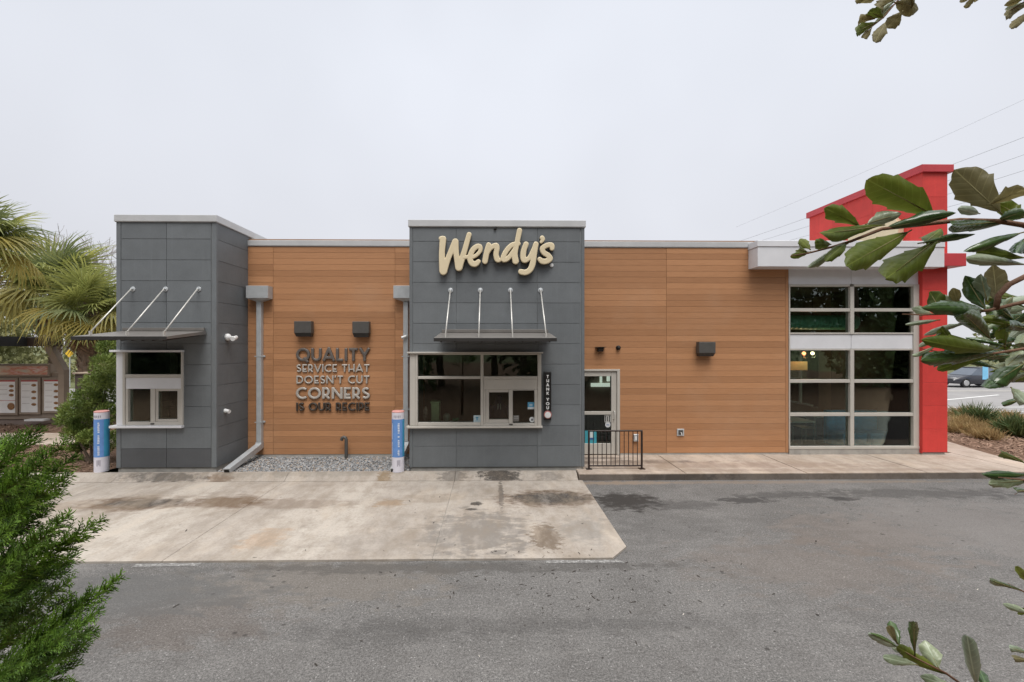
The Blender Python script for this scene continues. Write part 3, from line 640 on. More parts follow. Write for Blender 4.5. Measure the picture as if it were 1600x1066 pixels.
def letter_mesh(name, X, Y, D, conv, yback, depth, bev, bevw, mats):
    """conv(x,y)->(worldX, worldZ). bevw in SDF units, bev in metres. Faces -Y."""
    mb = MB(); idx = {}
    def prof(d): 
        u = min(max(d / bevw, 0), 1); return depth - bev * (1 - math.sqrt(max(0, 1 - (1 - u) ** 2)))
    def vert(key, x, y, d):
        if key not in idx:
            a, c_ = conv(x, y); idx[key] = len(mb.v); mb.v.append((a, yback - prof(d), c_))
        return idx[key]
    back = {}
    def bvert(i):
        if i not in back: v = mb.v[i]; back[i] = len(mb.v); mb.v.append((v[0], yback, v[2]))
        return back[i]
    n0, n1 = D.shape; ins = D < 0
    for i in range(n0 - 1):
        for j_ in range(n1 - 1):
            cs = [(i, j_), (i + 1, j_), (i + 1, j_ + 1), (i, j_ + 1)]; f = [ins[c_] for c_ in cs]
            if not any(f): continue
            poly = []; cr = []
            for k in range(4):
                a, b_ = cs[k], cs[(k + 1) % 4]
                if f[k]: poly.append(vert(('c',) + a, X[a], Y[a], -D[a]))
                if f[k] != f[(k + 1) % 4]:
                    u = D[a] / (D[a] - D[b_]); key = ('e',) + tuple(sorted((a, b_)))
                    q = vert(key, X[a] + u * (X[b_] - X[a]), Y[a] + u * (Y[b_] - Y[a]), 0.0); poly.append(q); cr.append((q, f[k]))
            if len(poly) >= 3: mb.f.append(tuple(poly)); mb.m.append(0)
            if len(cr) >= 2:
                for k in range(len(cr)):
                    if cr[k][1]:
                        a, b_ = cr[k][0], cr[(k + 1) % len(cr)][0]
                        if a != b_: mb.f.append((a, b_, bvert(b_), bvert(a))); mb.m.append(1)
    a = np.array(mb.v)
    me = mb.mesh(name, mats, (0, 0, 0)); me.polygons.foreach_set('use_smooth', [True] * len(me.polygons)); return me
def put_letter(me, parent, name='letter'):
    o = link_mesh(name, me, parent, org(parent)); 
    me.transform(Matrix.Translation(-org(parent))); me.update()
    smooth_by_angle(o, 40); return o
sgn = thing('restaurant_sign', W(775, 395, YT), 'large cream script lettering on the grey middle tower above the awning', 'sign')
YS = YT - .035
def cvS(x, y): return PX(675 + x / 8, YS - .12), PZ(350 + y / 8, YS - .12, 775)
script = {
 'W': [[(108, 182, 27), (135, 190, 42)], [(135, 195, 42), (122, 400, 38), (140, 585, 52)], [(140, 590, 50), (205, 420, 36), (290, 222, 41)], [(290, 222, 41), (305, 400, 36), (335, 542, 48)], [(335, 542, 46), (392, 380, 36), (463, 132, 32)]],
 'e': [[(400, 420, 24), (455, 412, 25), (505, 415, 24), (562, 385, 24), (602, 335, 26), (604, 288, 28), (572, 279, 33), (520, 312, 34), (485, 375, 35), (474, 440, 35), (500, 492, 37), (545, 499, 36), (580, 470, 29)]],
 'n': [[(708, 262, 33), (682, 360, 36), (662, 466, 36)], [(672, 405, 25), (728, 305, 30), (798, 268, 33), (812, 305, 33), (800, 380, 34), (815, 440, 36), (838, 452, 28)]],
 'd': [[(1078, 245, 31), (1000, 262, 31), (930, 335, 33), (888, 420, 32), (900, 446, 33), (950, 428, 31), (1010, 350, 27), (1055, 280, 27)], [(1095, 80, 34), (1066, 220, 33), (1035, 370, 37), (1045, 462, 42)]],
 'y': [[(1176, 250, 34), (1145, 340, 36), (1142, 425, 37), (1162, 452, 35), (1212, 425, 28), (1268, 330, 32), (1300, 250, 34)], [(1300, 250, 34), (1275, 380, 38), (1258, 500, 38), (1225, 572, 36), (1170, 604, 36), (1112, 597, 35)]],
 'a': [[(1378, 172, 31), (1388, 192, 25), (1366, 224, 20)]],
 's': [[(1502, 302, 30), (1497, 262, 33), (1440, 264, 32), (1384, 300, 34), (1395, 352, 33), (1452, 390, 35), (1476, 432, 36), (1430, 464, 36), (1375, 462, 36), (1348, 438, 30)]]}
mats_s = [M['cream'], M['creamside']]
for k, (nm, sts) in enumerate(script.items()):
    caps = []
    for st in sts:
        cp = catmull(st, 7); caps += [(a[0], a[1], a[2], b_[0], b_[1], b_[2]) for a, b_ in zip(cp[:-1], cp[1:])]
    xs_ = [c_[0] for c_ in caps]; ys_ = [c_[1] for c_ in caps]
    X, Y, D = sdf_grid(caps, [], min(xs_) - 60, max(xs_) + 60, min(ys_) - 60, max(ys_) + 60, 5.0)
    put_letter(letter_mesh('letter', X, Y, D, cvS, YS, .115 + .002 * (k % 3), .022, 10, mats_s), sgn)
a, c_ = cvS(1505, 502); o = MB().lathe([(.045, 0), (.045, -.012), (.035, -.02), (.02, -.022)], (a, YT - .004, c_), 20, 'y').build('registered_mark', M['wdc'], sgn)
q = W(773.5, 357, YT); MB().box(q.x - .03, q.x + .03, YT - .05, YT, q.z - .03, q.z + .02, 0, .005).build('junction_box', M['black'], sgn)

def arc(cx, cy, rx, ry, a0, a1, n_=14): return [(cx + rx * math.cos(R(a0 + (a1 - a0) * i / n_)), cy + ry * math.sin(R(a0 + (a1 - a0) * i / n_))) for i in range(n_ + 1)]
GL = {'A': (.86, [[(.05, 0), (.43, .98), (.81, 0)], [(.18, .27), (.68, .27)]]), 'B': (.6, [[(.09, 0), (.09, 1)]]),
 'C': (.82, [arc(.5, .5, .42, .42, 48, 312, 20)]), 'D': (.78, [[(.09, 0), (.09, 1)], [(.09, .91), (.3, .91)] + arc(.3, .5, .4, .41, 80, -80, 12) + [(.3, .09), (.09, .09)]]),
 'E': (.56, [[(.09, 0), (.09, 1)], [(.1, .91), (.54, .91)], [(.1, .09), (.54, .09)], [(.1, .36), (.48, .36)]]),
 'H': (.76, [[(.09, 0), (.09, 1)], [(.67, 0), (.67, 1)], [(.1, .34), (.66, .34)]]), 'I': (.2, [[(.1, 0), (.1, 1)]]),
 'K': (.68, [[(.09, 0), (.09, 1)], [(.12, .40), (.62, .98)], [(.26, .52), (.64, .02)]]),
 'L': (.52, [[(.09, 0), (.09, 1)], [(.1, .09), (.5, .09)]]), 'N': (.84, [[(.09, 0), (.09, 1)], [(.11, .93), (.73, .07)], [(.75, 0), (.75, 1)]]),
 'O': (1.0, [arc(.5, .5, .41, .41, 0, 360, 28)]), 'P': (.58, [[(.09, 0), (.09, 1)], [(.09, .91), (.3, .91)] + arc(.3, .62, .2, .29, 80, -80, 8) + [(.3, .33), (.09, .33)]]),
 'Q': (1.0, [arc(.5, .5, .41, .41, 0, 360, 28), [(.55, .28), (.86, -.1)]]),
 'R': (.64, [[(.09, 0), (.09, 1)], [(.09, .91), (.3, .91)] + arc(.3, .62, .2, .29, 80, -80, 8) + [(.3, .33), (.09, .33)], [(.26, .33), (.56, .01)]]),
 'S': (.6, [arc(.31, .72, .2, .19, 35, 200, 10) + [(.2, .56), (.42, .42)] + arc(.30, .28, .22, .19, 30, -150, 10)]),
 'T': (.68, [[(.34, 0), (.34, 1)], [(.02, .91), (.66, .91)]]), 'U': (.74, [[(.09, 1), (.09, .4)] + arc(.37, .38, .28, .29, 180, 360, 12) + [(.65, .4), (.65, 1)]]),
 'V': (.8, [[(.04, 1), (.4, .03), (.76, 1)]]), 'Y': (.74, [[(.04, 1), (.37, .45)], [(.70, 1), (.37, .45)], [(.37, .47), (.37, 0)]]), "'": (.2, [[(.13, 1), (.06, .74)]])}
def glyph(ch, w):
    adv, sts = GL[ch]; caps = []; boxes = []
    for st in sts:
        n_ = len(st)
        closed = n_ > 4 and math.hypot(st[0][0] - st[-1][0], st[0][1] - st[-1][1]) < .01
        for i in range(n_ - 1):
            a, b_ = st[i], st[i + 1]
            boxes.append((*a, *b_, w))
            if (i < n_ - 2 or closed): caps.append((b_[0], b_[1], w, b_[0] + 1e-4, b_[1], w))
    return adv, caps, boxes
def text_line(parent, text, px0, px1, py0, py1, Y, depth, wgt, mats, gap=.10, space=.42, h=.05):
    tot = sum(space if ch == ' ' else GL[ch][0] + gap for ch in text) - gap
    x0, x1, z0, z1 = RECT(px0, py0, px1, py1, Y); H = z1 - z0; s_ = (x1 - x0) / tot; x = x0
    for ch in text:
        if ch == ' ': x += space * s_; continue
        adv, caps, boxes = glyph(ch, wgt)
        X, Yg, D = sdf_grid(caps, boxes, -.2, adv + .2, -.2, 1.15, h)
        me = letter_mesh('letter', X, Yg, D, lambda u, v, x=x: (x + u * s_, z0 + v * H), Y, depth, depth * .22, .05, mats); put_letter(me, parent); x += (adv + gap) * s_
qs = thing('slogan_sign', W(521, 595, YW), 'five lines of dark and pale grey raised capitals on the brown plank wall', 'sign')
YQ = YW - .026
for tx, y0, y1, mt, wg, dp in (('QUALITY', 544, 564.5, 'grey_letter', .098, .05), ('SERVICE THAT', 569.3, 581.6, 'pale_letter', .088, .035), ("DOESN'T CUT", 587, 599.6, 'pale_letter', .088, .035), ('CORNERS', 605.3, 623.3, 'pale_letter', .10, .045), ('IS OUR RECIPE', 629, 641.8, 'brown_letter', .10, .05)):
    text_line(qs, tx, 463.5, 578, y0, y1, YQ, dp, wg, [M[mt], M['brown_letter']])

ob = thing('tower_sign', (RX0, 13.35, 5.6), 'cream sign on the flank of the red tower, half hidden by oak leaves', 'sign')
b = MB(); pl = [(12.55, 5.7), (14.25, 5.7), (14.35, 5.85), (14.3, 6.6), (14.1, 6.78), (12.7, 6.70), (12.5, 6.5)]
b.add([(RX0 - .16, y, z) for y, z in pl] + [(RX0 - .004, y, z) for y, z in pl], [tuple(range(7)), tuple(range(13, 6, -1))] + [(i, (i + 1) % 7, 7 + (i + 1) % 7, 7 + i) for i in range(7)]); b.build('sign_face', [M['cream'], M['creamside']], ob)
# ------------------------------------------------------------------ awnings
def awning(x0, x1, py_back, rodpx, rod_top_py, label, nrod):
    ob = thing('awning', ((x0 + x1) / 2, YT, 3.3), label, 'awning', 'metal awnings over the service windows')
    zb = PZ(py_back - 1.5, YT, 775 if x0 > -5 else 260); yf = YT - 1.3; zf = PZ(py_back + 6.8, yf, 775 if x0 > -5 else 215)
    b = MB(); b.extr_x([(YT - .02, zb), (yf, zf), (yf, zf - .055), (YT - .02, zb - .075)], x0, x1); b.build('plate', M['awn'], ob)
    b = MB()
    b.box(x0, x1, yf - .012, yf - .002, zf - .072, zf + .002, 0, .003); b.build('front_edge', M['dkmetal'], ob)
    MB().box(x0 + .03, x1 - .03, YT - .06, YT - .005, zb + .004, zb + .075, 0, .004).build('wall_flashing', M['awn'], ob)
    for k in range(9):
        x = x0 + (x1 - x0) * (k + .5) / 9; MB().extr_x([(YT - .1, zb - .077), (yf + .05, zf - .058), (yf + .05, zf - .09), (YT - .1, zb - .11)], x - .012, x + .012).build('rib', M['dkmetal'], ob)
    for p in rodpx:
        x = PX(p, YT); zt = PZ(rod_top_py, YT, p); yr = YT - 1.12; zr_ = zf + (zb - zf) * .14 + .075
        r = MB().tube([(x, YT - .055, zt), (x, yr, zr_)], .0145, 8).build('rod', M['rod'], ob, smooth=True)
        MB().lathe([(.058, 0), (.058, -.008), (.05, -.012), (.022, -.016), (.018, -.06), (.008, -.064)], (x, YT - .004, zt), 14, 'y').build('rosette', M['gut'], r, origin=org(r))
        MB().box(x - .012, x + .012, yr - .03, yr + .03, zr_ - .075, zr_ + .02).build('lug', M['rod'], r, origin=org(r))
    return ob
awning(PX(192, YT), PX(323, YT), 519, (208, 259, 311), 452, 'dark metal awning with three slanting rods over the left service window', 3)
awning(PX(689, YT), PX(858, YT), 521.5, (704, 750.5, 797.5, 844.5), 454, 'dark metal awning with four slanting rods over the middle service window', 4)

# ------------------------------------------------------------------ wall lights, cameras, downpipes, boxes
def wall_light(x0, x1, y0, y1, ymid, label, grp='box wall lights on the brown plank walls'):
    a, c_, z0, z1 = RECT(x0, y0, x1, y1, YW - .24); zm = PZ(ymid, YW - .24, (x0 + x1) / 2)
    ob = thing('wall_light', ((a + c_) / 2, YW, zm), label, 'wall light', grp)
    yb, yf = YW - .022, YW - .25
    MB().box(a, c_, yf, yb - .06, zm, z1, 0, .008).build('housing', M['lamp'], ob)
    b = MB(); d = .03; b.add([(a + d, yf + .07, z0), (c_ - d, yf + .07, z0), (c_ - d, yb - .062, z0), (a + d, yb - .062, z0), (a + .006, yf + .012, zm - .002), (c_ - .006, yf + .012, zm - .002), (c_ - .006, yb - .062, zm - .002), (a + .006, yb - .062, zm - .002)],
          [(3, 2, 1, 0), (4, 5, 6, 7), (0, 1, 5, 4), (1, 2, 6, 5), (2, 3, 7, 6), (3, 0, 4, 7)]); b.build('lens', M['dkmetal'], ob)
    MB().box(a + .04, c_ - .04, yb - .059, yb, z0 + .01, z1 - .03).build('back_plate', M['dkmetal'], ob)
wall_light(459.5, 486.5, 502, 526, 520.5, 'bronze box wall light above the left end of the slogan')
wall_light(550.5, 576.5, 502.5, 527, 521, 'bronze box wall light above the right end of the slogan')
wall_light(1092, 1118, 534.5, 557, 552, 'bronze box wall light alone on the right plank wall')
def tag1(o, label, cat, group=None): return setp(o, label, cat, group)
p = W(937, 546, YW); ob = thing('door_light', (p.x, YW, p.z), 'small dark wedge light on the planks above the glass door', 'wall light')
MB().extr_x([(YW - .022, .04 + p.z), (YW - .17, .05 + p.z), (YW - .17, .02 + p.z), (YW - .10, -.06 + p.z), (YW - .022, -.06 + p.z)], p.x - .07, p.x + .07).build('body', M['black'], ob)
MB().box(p.x - .13, p.x + .13, YW - .20, YW - .025, p.z + .052, p.z + .065).build('hood', M['black'], ob)
p = W(965.5, 543.5, YW); ob = thing('dome_camera', (p.x, YW, p.z), 'small round black dome beside the door light', 'camera')
MB().lathe([(.062, 0), (.062, -.03), (.055, -.035)], (p.x, YW - .022, p.z), 16, 'y').build('base', M['black'], ob, smooth=False)
MB().lathe([(.05, -.035), (.047, -.06), (.035, -.085), (.012, -.098)], (p.x, YW - .022, p.z), 16, 'y').build('dome', M['black'], ob, smooth=True)
def side_x(px, py):   # point on the right face of the left tower
    d = ray(px, py); t_ = XL1 / d.x; return Vector((XL1, d.y * t_, HC + d.z * t_))
p = side_x(354, 527); ob = thing('security_camera', p, 'white bullet camera with round base high on the left tower side', 'camera', 'white cameras on the left tower side')
MB().lathe([(.085, 0), (.085, .05), (.06, .085), (.03, .10)], p, 16, 'x').build('base', M['wdc'], ob, smooth=True)
MB().tube([p + Vector((.08, 0, 0)), p + Vector((.15, .02, 0)), p + Vector((.17, .04, -.01))], .024, 10).build('arm', M['wdc'], ob, smooth=True)
b = MB(); b.tube([p + Vector((.15, .14, .0)), p + Vector((.19, -.02, -.03)), p + Vector((.20, -.10, -.045))], [.045, .05, .052], 14); b.build('camera_body', M['wdc'], ob, smooth=False)
p = side_x(351, 642); ob = thing('security_camera', p, 'small white camera low on the left tower side', 'camera', 'white cameras on the left tower side')
MB().lathe([(.05, 0), (.05, .03), (.03, .05)], p, 14, 'x').build('base', M['wdc'], ob, smooth=True)
MB().tube([p + Vector((.05, 0, 0)), p + Vector((.13, -.03, -.02))], [.04, .045], 12).build('camera_body', M['wdc'], ob)
def downpipe(x0, x1, pxp, zmouth_px, label, strap_py, yb_k):
    a, c_, z0, z1 = RECT(x0, 446.5, x1, 466, YW - .28); xp = PX(pxp, YW - .08); zf = PZ(471.5, YW - .1, pxp)
    ob = thing('downpipe', (xp, YW - .1, .2), label, 'downpipe', 'square metal downpipes with box heads')
    yb = YW - .022
    MB().box(a, c_, YW - .28, yb, z0, z1, 0, .006).build('rain_head', M['gut'], ob)
    b = MB(); w_ = .065
    b.add([(a + .005, YW - .275, z0 - .002), (c_ - .005, YW - .275, z0 - .002), (c_ - .005, yb, z0 - .002), (a + .005, yb, z0 - .002), (xp - w_, YW - .15, zf), (xp + w_, YW - .15, zf), (xp + w_, yb, zf), (xp - w_, yb, zf)],
          [(0, 1, 2, 3), (7, 6, 5, 4), (0, 4, 5, 1), (1, 5, 6, 2), (2, 6, 7, 3), (3, 7, 4, 0)]); b.build('funnel', M['gut'], ob)
    MB().box(xp - .065, xp + .065, YW - .15, yb - .002, .55, zf - .002, 0, .012).build('pipe', M['gut'], ob)
    ym = zmouth_px
    b = MB(); b.extr_x([(yb - .01, .546), (YW - .15, .546), (YW - .17, .50), (ym, .245), (ym + .03, .145), (YW - .13, .36), (yb - .01, .40)], xp - .075, xp + .075); b.build('kick_out', M['gut'], ob)
    MB().extr_x([(ym + .002, .225), (ym - .006, .225), (ym + .016, .16), (ym + .024, .16)], xp - .055, xp + .055).build('mouth_shade', M['black'], ob)  # black plate standing for the shade inside the pipe's end
    for py in strap_py:
        z = PZ(py, YW - .15, pxp); b = MB(); b.box(xp - .10, xp + .10, YW - .158, YW - .151, z - .012, z + .012); b.box(xp + .066, xp + .12, YW - .06, yb, z - .022, z + .022, 0, .004); b.build('strap', M['gut'], ob)
downpipe(384, 418.5, 406, 10.52, 'square metal downpipe with box head beside the left tower', (557, 660), 0)
downpipe(614.5, 650, 634.5, 10.50, 'square metal downpipe with box head beside the middle tower', (557, 640), 0)
p = W(632, 527, YW - .2); MB().tube([p + Vector((.06, .1, .03)), p + Vector((.03, 0, .02)), p + Vector((-.06, -.03, -.02))], [.02, .03, .035], 10).build('security_camera', M['wdc'], label='tiny white camera fixed beside the right downpipe', category='camera') if False else None
b = MB(); b.tube([p + Vector((.05, .09, .03)), p + Vector((.03, 0, .02)), p + Vector((-.07, -.03, -.02))], [.02, .035, .04], 10); tag1(b.build('security_camera', M['wdc'], smooth=False), 'tiny white camera fixed to the downpipe beside the middle tower', 'camera')
# vent pipe
q = W(541, 711, 11.9); b = MB(); x = q.x; zt = PZ(687, 11.9, 540)
b.tube([(x, 11.9, .1), (x, 11.9, zt), (x - .02, 11.9, zt + .045), (x - .06, 11.9, zt + .065), (x - .105, 11.9, zt + .045), (x - .125, 11.9, zt - .02)], .043, 12)
o = b.build('vent_pipe', M['lamp'], None, smooth=False); smooth_by_angle(o, 45); setp(o, 'grey gooseneck vent pipe rising from the gravel by the planks', 'pipe')
# hose box and switch box on right wall
a, c_, z0, z1 = RECT(1057, 670, 1068, 681, YW); ob = thing('utility_box', ((a + c_) / 2, YW, z0), 'small square metal box with a tap low on the right planks', 'wall box')
MB().box(a, c_, YW - .045, YW - .02, z0, z1, 0, .006).build('face_plate', M['gut'], ob); MB().box(a + .035, c_ - .035, YW - .05, YW - .046, z0 + .035, z1 - .03).build('recess_shade', M['lamp'], ob)  # dark plate on the face, drawn for the shade of a recess
MB().tube([((a + c_) / 2, YW - .05, (z0 + z1) / 2), ((a + c_) / 2, YW - .1, (z0 + z1) / 2), ((a + c_) / 2, YW - .12, (z0 + z1) / 2 - .05)], .013, 8).build('tap', M['rod'], ob)
a, c_, z0, z1 = RECT(989, 678, 996, 689, YW); ob = thing('outlet_box', ((a + c_) / 2, YW, z0), 'small pale weatherproof outlet box behind the black railing', 'wall box')
MB().box(a, c_, YW - .09, YW - .02, z0, z1, 0, .012).build('cover', M['gut'], ob); MB().box(a + .03, c_ - .03, YW - .096, YW - .091, z0 + .04, z1 - .05).build('switch', M['wdc'], ob)
# thank-you sign
YV = YT - .10
a, c_, z0, z1 = RECT(850.5, 581, 861.5, 657, YV); ob = thing('courtesy_sign', ((a + c_) / 2, YT, z0), 'narrow black upright sign reading THANK YOU beside the middle window', 'sign')
MB().box(a, c_, YV, YT - .004, z0, z1, 0, .012).build('sign_box', M['black'], ob)
ys = 586.3
for ch in 'THANK YOU':
    if ch == ' ': ys += 3.2; continue
    adv = GL[ch][0]; w_ = 3.9 * adv / .76 if ch != 'I' else 1
    text_line(ob, ch, 855.7 - w_ / 2, 855.7 + w_ / 2, ys, ys + 4.7, YV - .001, .008, .12, [M['wdc'], M['wdc']], 0, h=.06); ys += 6.5
q = W(855.8, 648, YV); b = MB().lathe([(.092, 0), (.092, -.015), (.082, -.02)], (q.x, YV, q.z), 24, 'y').build('roundel', basic('roundel_red', (.42, .16, .14), .5), ob)
MB().lathe([(.072, -.0205), (.072, -.026), (.05, -.028)], (q.x, YV, q.z - .004), 24, 'y').build('roundel_face', M['wdc'], b, origin=org(b))
# stickers on the glass
def sticker(px0, py0, px1, py1, Y, c, label, kind='sticker', inner=None, rnd=False):
    a, c_, z0, z1 = RECT(px0, py0, px1, py1, Y)
    mt = basic('sticker_' + str(len(bpy.data.materials)), c, .5, .12, 20)
    ob = thing(kind, ((a + c_) / 2, Y, z0), label, 'sticker')
    if rnd: MB().lathe([((c_ - a) / 2, 0), ((c_ - a) / 2, -.004)], ((a + c_) / 2, Y, (z0 + z1) / 2), 20, 'y').build('backing', mt, ob)
    else: MB().box(a, c_, Y - .004, Y, z0, z1).build('backing', mt, ob)
    for k, (u0, v0, u1, v1, cc) in enumerate(inner or ()):
        MB().box(a + (c_ - a) * u0, a + (c_ - a) * u1, Y - .006 - .001 * k, Y - .0042, z0 + (z1 - z0) * v0, z0 + (z1 - z0) * v1).build('print', basic('print_' + str(len(bpy.data.materials)), cc, .5), ob)
YG = YT + .026
sticker(740, 649, 751, 659.5, YG, (.42, .52, .55), 'pale blue square sticker in the lower corner of the big middle pane', inner=[(.42, .25, .56, .75, (.05, .25, .4)), (.3, .6, .68, .72, (.05, .25, .4))])
sticker(824.5, 628.5, 835, 639.5, YG, (.10, .35, .55), 'bright blue square sticker on the right serving pane', inner=[(.0, .0, 1, .3, (.6, .65, .68)), (.25, .45, .7, .75, (.4, .55, .65))])
sticker(827, 651.5, 835.5, 660, YG, (.62, .64, .64), 'round white sticker low on the right serving pane', rnd=True, inner=[(.35, .3, .65, .65, (.1, .1, .12))])
sticker(801.5, 649, 811, 658.5, YG, (.20, .19, .175), 'grey printed notice low on the right serving pane', inner=[(.1, .45, .9, .55, (.4, .4, .38)), (.15, .7, .85, .85, (.36, .36, .34))])
YD = YW + .015
sticker(914, 673, 932, 693, YD, (.06, .33, .40), 'turquoise poster in the lower door pane behind the railing', 'poster', inner=[(.42, .35, .72, .9, (.62, .68, .68)), (.35, .3, .8, .45, (.05, .12, .3))])
sticker(944.5, 648.5, 954.5, 660, YD, (.5, .5, .48), 'black and white hours notice on the glass door', 'notice', inner=[(.1, .1, .25, .9, (.03, .03, .03)), (.4, .15, .55, .8, (.03, .03, .03)), (.7, .1, .85, .9, (.03, .03, .03))])
sticker(945.5, 659.8, 954, 667.6, YD, (.6, .62, .63), 'round white sticker under the hours notice on the door', rnd=True, inner=[(.25, .35, .75, .6, (.25, .3, .4))])
q0 = W(921, 602, 14.5)
lt = emit('strip_glow', (.9, .93, .85), .4)  # glowing strips added for pale bars whose source is unknown
ob = thing('glow_strips', (q0.x, 14.55, 1.7), 'added glowing white strips seen through the upper door pane', 'screen')
for r_ in ((924, 599, 957, 604.5), (938, 588.5, 941, 598), (949, 588, 957, 596)):
    a, c_, z0, z1 = RECT(*r_, 14.5); MB().box(a, c_, 14.5, 14.59, z0, z1).build('glow_strip', lt, ob)

# ------------------------------------------------------------------ railing and bollards
rx0, rx1 = G(920, 733, ZS).x, G(1003, 733, ZS).x; ry = G(960, 733, ZS).y
ob = thing('handrail', ((rx0 + rx1) / 2, ry, ZS), 'black metal railing with thin balusters in front of the door', 'railing')
zt = PZ(674.5, ry, 960); zbm = PZ(728, ry, 960)
for x in (rx0, rx1):
    p_ = MB().box(x - .02, x + .02, ry - .02, ry + .02, ZS, zt, 0, .004).build('post', M['rail'], ob)
    MB().box(x - .07, x + .07, ry - .06, ry + .06, ZS, ZS + .012).build('foot_plate', M['rail'], p_, origin=org(p_))
MB().box(rx0 - .02, rx1 + .02, ry - .022, ry + .022, zt + .001, zt + .032, 0, .006).build('top_rail', M['rail'], ob)
MB().box(rx0 + .021, rx1 - .021, ry - .015, ry + .015, zbm - .012, zbm + .018, 0, .004).build('bottom_rail', M['rail'], ob)
bme = MB().box(-.0075, .0075, -.0075, .0075, zbm + .0185, zt).mesh('baluster', M['rail'])
for k in range(11): link_mesh('baluster', bme, ob, (rx0 + (rx1 - rx0) * (k + 1) / 12, ry, 0))
def wrap(name, cx, cy, r, ang0, ang1, z0, z1, mat, parent, n_=14):
    b = MB(); vs = []
    for k in range(n_ + 1):
        a = R(ang0 + (ang1 - ang0) * k / n_); vs += [(cx + r * math.sin(a), cy - r * math.cos(a), z0), (cx + r * math.sin(a), cy - r * math.cos(a), z1)]
    b.add(vs, [(2 * k, 2 * k + 2, 2 * k + 3, 2 * k + 1) for k in range(n_)]); return b.build(name, mat, parent, smooth=True, fix=False)
BLUE = basic('bollard_blue', (.13, .27, .58), .45, .1, 8); BWH = basic('bollard_white', (.66, .64, .70), .45, .05, 8); BPK = basic('bollard_pink', (.62, .30, .27), .45, .1, 8); BPR = basic('bollard_print', (.62, .68, .78), .5)
BGR = basic('bollard_grey_print', (.33, .31, .36), .5); BTL = basic('bollard_teal', (.05, .30, .50), .45)
def bollard(pxc, pyb, label, lean=0):
    b0 = G(pxc, pyb, .156); b0.y = max(b0.y, 10.56); r = .142; zt = PZ(641.5, b0.y, pxc) - b0.z; ob = thing('bollard', b0, label, 'bollard', 'blue and white sleeved bollards')
    x, y, z = b0
    n_ = 28
    MB().lathe([(r, 0), (r, zt * .245)], b0, n_).build('white_band', BWH, ob, smooth=False)
    o = MB().lathe([(r + .001, zt * .2455), (r + .001, zt * .865)], b0, n_).build('blue_sleeve', BLUE, ob); smooth_by_angle(o, 40)
    MB().lathe([(r, zt * .8655), (r, zt * .975)], b0, n_).build('white_band', BWH, ob)
    o = MB().lathe([(r + .001, zt * .9755), (r + .001, zt * .99), (r * .86, zt * .998), (r * .4, zt)], b0, n_).build('cap', BPK, ob); smooth_by_angle(o, 40)
    wrap('stripe', x, y, r + .003, 55, 110, z + zt * .25, z + zt * .86, BTL, ob)
    rr = random.Random(int(pxc))
    for a0, a1, lo, hi in ((8, 26, .28, .80), (-58, -42, .27, .8)):
        zz = z + zt * lo
        while zz < z + zt * hi:
            hgt = rr.uniform(.018, .034); wrap('print', x, y, r + .0045, a0 + rr.uniform(-1, 3), a1 - rr.uniform(0, 3), zz, zz + hgt, BPR, ob, 3); zz += hgt + rr.uniform(.007, .013)
            if rr.random() < .14: zz += .05
    for k in range(5): wrap('print', x, y, r + .003, -30 + k * 14, -22 + k * 14, z + zt * .895 - .01 * (k % 2), z + zt * .93, BGR, ob, 2)
    for k in range(3): wrap('print', x, y, r + .003, 2 + k * 11, 9 + k * 11, z + zt * (.10 + .02 * (k % 2)), z + zt * .2, BGR, ob, 2)
bollard(159, 736, 'blue and white sleeved bollard at the left corner of the left tower')
bollard(622, 736, 'blue and white sleeved bollard between the gravel strip and middle tower')

# ------------------------------------------------------------------ things inside the windows
gr = basic('bin_green', (.36, .43, .26), .6)
a, c_, z0, z1 = RECT(674, 627, 686.5, 662, YT + .45); ob = thing('food_bin', ((a + c_) / 2, YT + .45, z0), 'pale green tall bin behind the big middle pane', 'bin')
MB().box(a, c_, YT + .4, YT + .7, z0, z1 - .05, 0, .01).build('body', gr, ob); MB().box(a - .015, c_ + .015, YT + .385, YT + .715, z1 - .048, z1, 0, .008).build('lid', gr, ob)
cz = PZ(662, YT + .45, 745)
MB().box(XC0 + .3, XC1 - .9, YT + .3, YT + .95, cz - .06, cz - .002, 0, .005).build('counter', basic('counter_steel', (.35, .37, .38), .35, .1, 3, .5, .6), label='steel counter inside the middle service window', category='counter')
b = MB(); q = W(665, 640, YT + .5); b.lathe([(.05, cz), (.065, cz + .28), (.07, cz + .3), (.05, cz + .33), (.02, cz + .42)], (q.x, YT + .5, 0), 16); tag1(b.build('drink_dispenser', basic('dispenser', (.4, .3, .27), .4, .4, 14), smooth=True), 'pale capped dispenser left of the green bin', 'dispenser')
q = W(698, 645, YT + .5); b = MB(); b.lathe([(.08, cz), (.09, cz + .16), (.075, cz + .22), (.03, cz + .25)], (q.x, YT + .5, 0), 16); tag1(b.build('storage_jar', basic('jar_glass', (.22, .25, .21), .3, .3, 12), smooth=True), 'round pale jar right of the green bin', 'jar')
q = W(712, 652, YT + .45); b = MB()
for k in range(26):
    a0 = random.uniform(0, 6.28); r0 = random.uniform(.04, .13); b.tube([(q.x, YT + .45, cz), (q.x + math.cos(a0) * r0 * .6, YT + .45 + math.sin(a0) * r0 * .6, cz + random.uniform(.06, .14)), (q.x + math.cos(a0) * r0, YT + .45 + math.sin(a0) * r0, cz + random.uniform(.03, .15))], [.006, .014, .003], 4)
tag1(b.build('small_plant', basic('plant_green', (.06, .3, .15), .5)), 'small green plant on the counter in the middle window', 'plant')
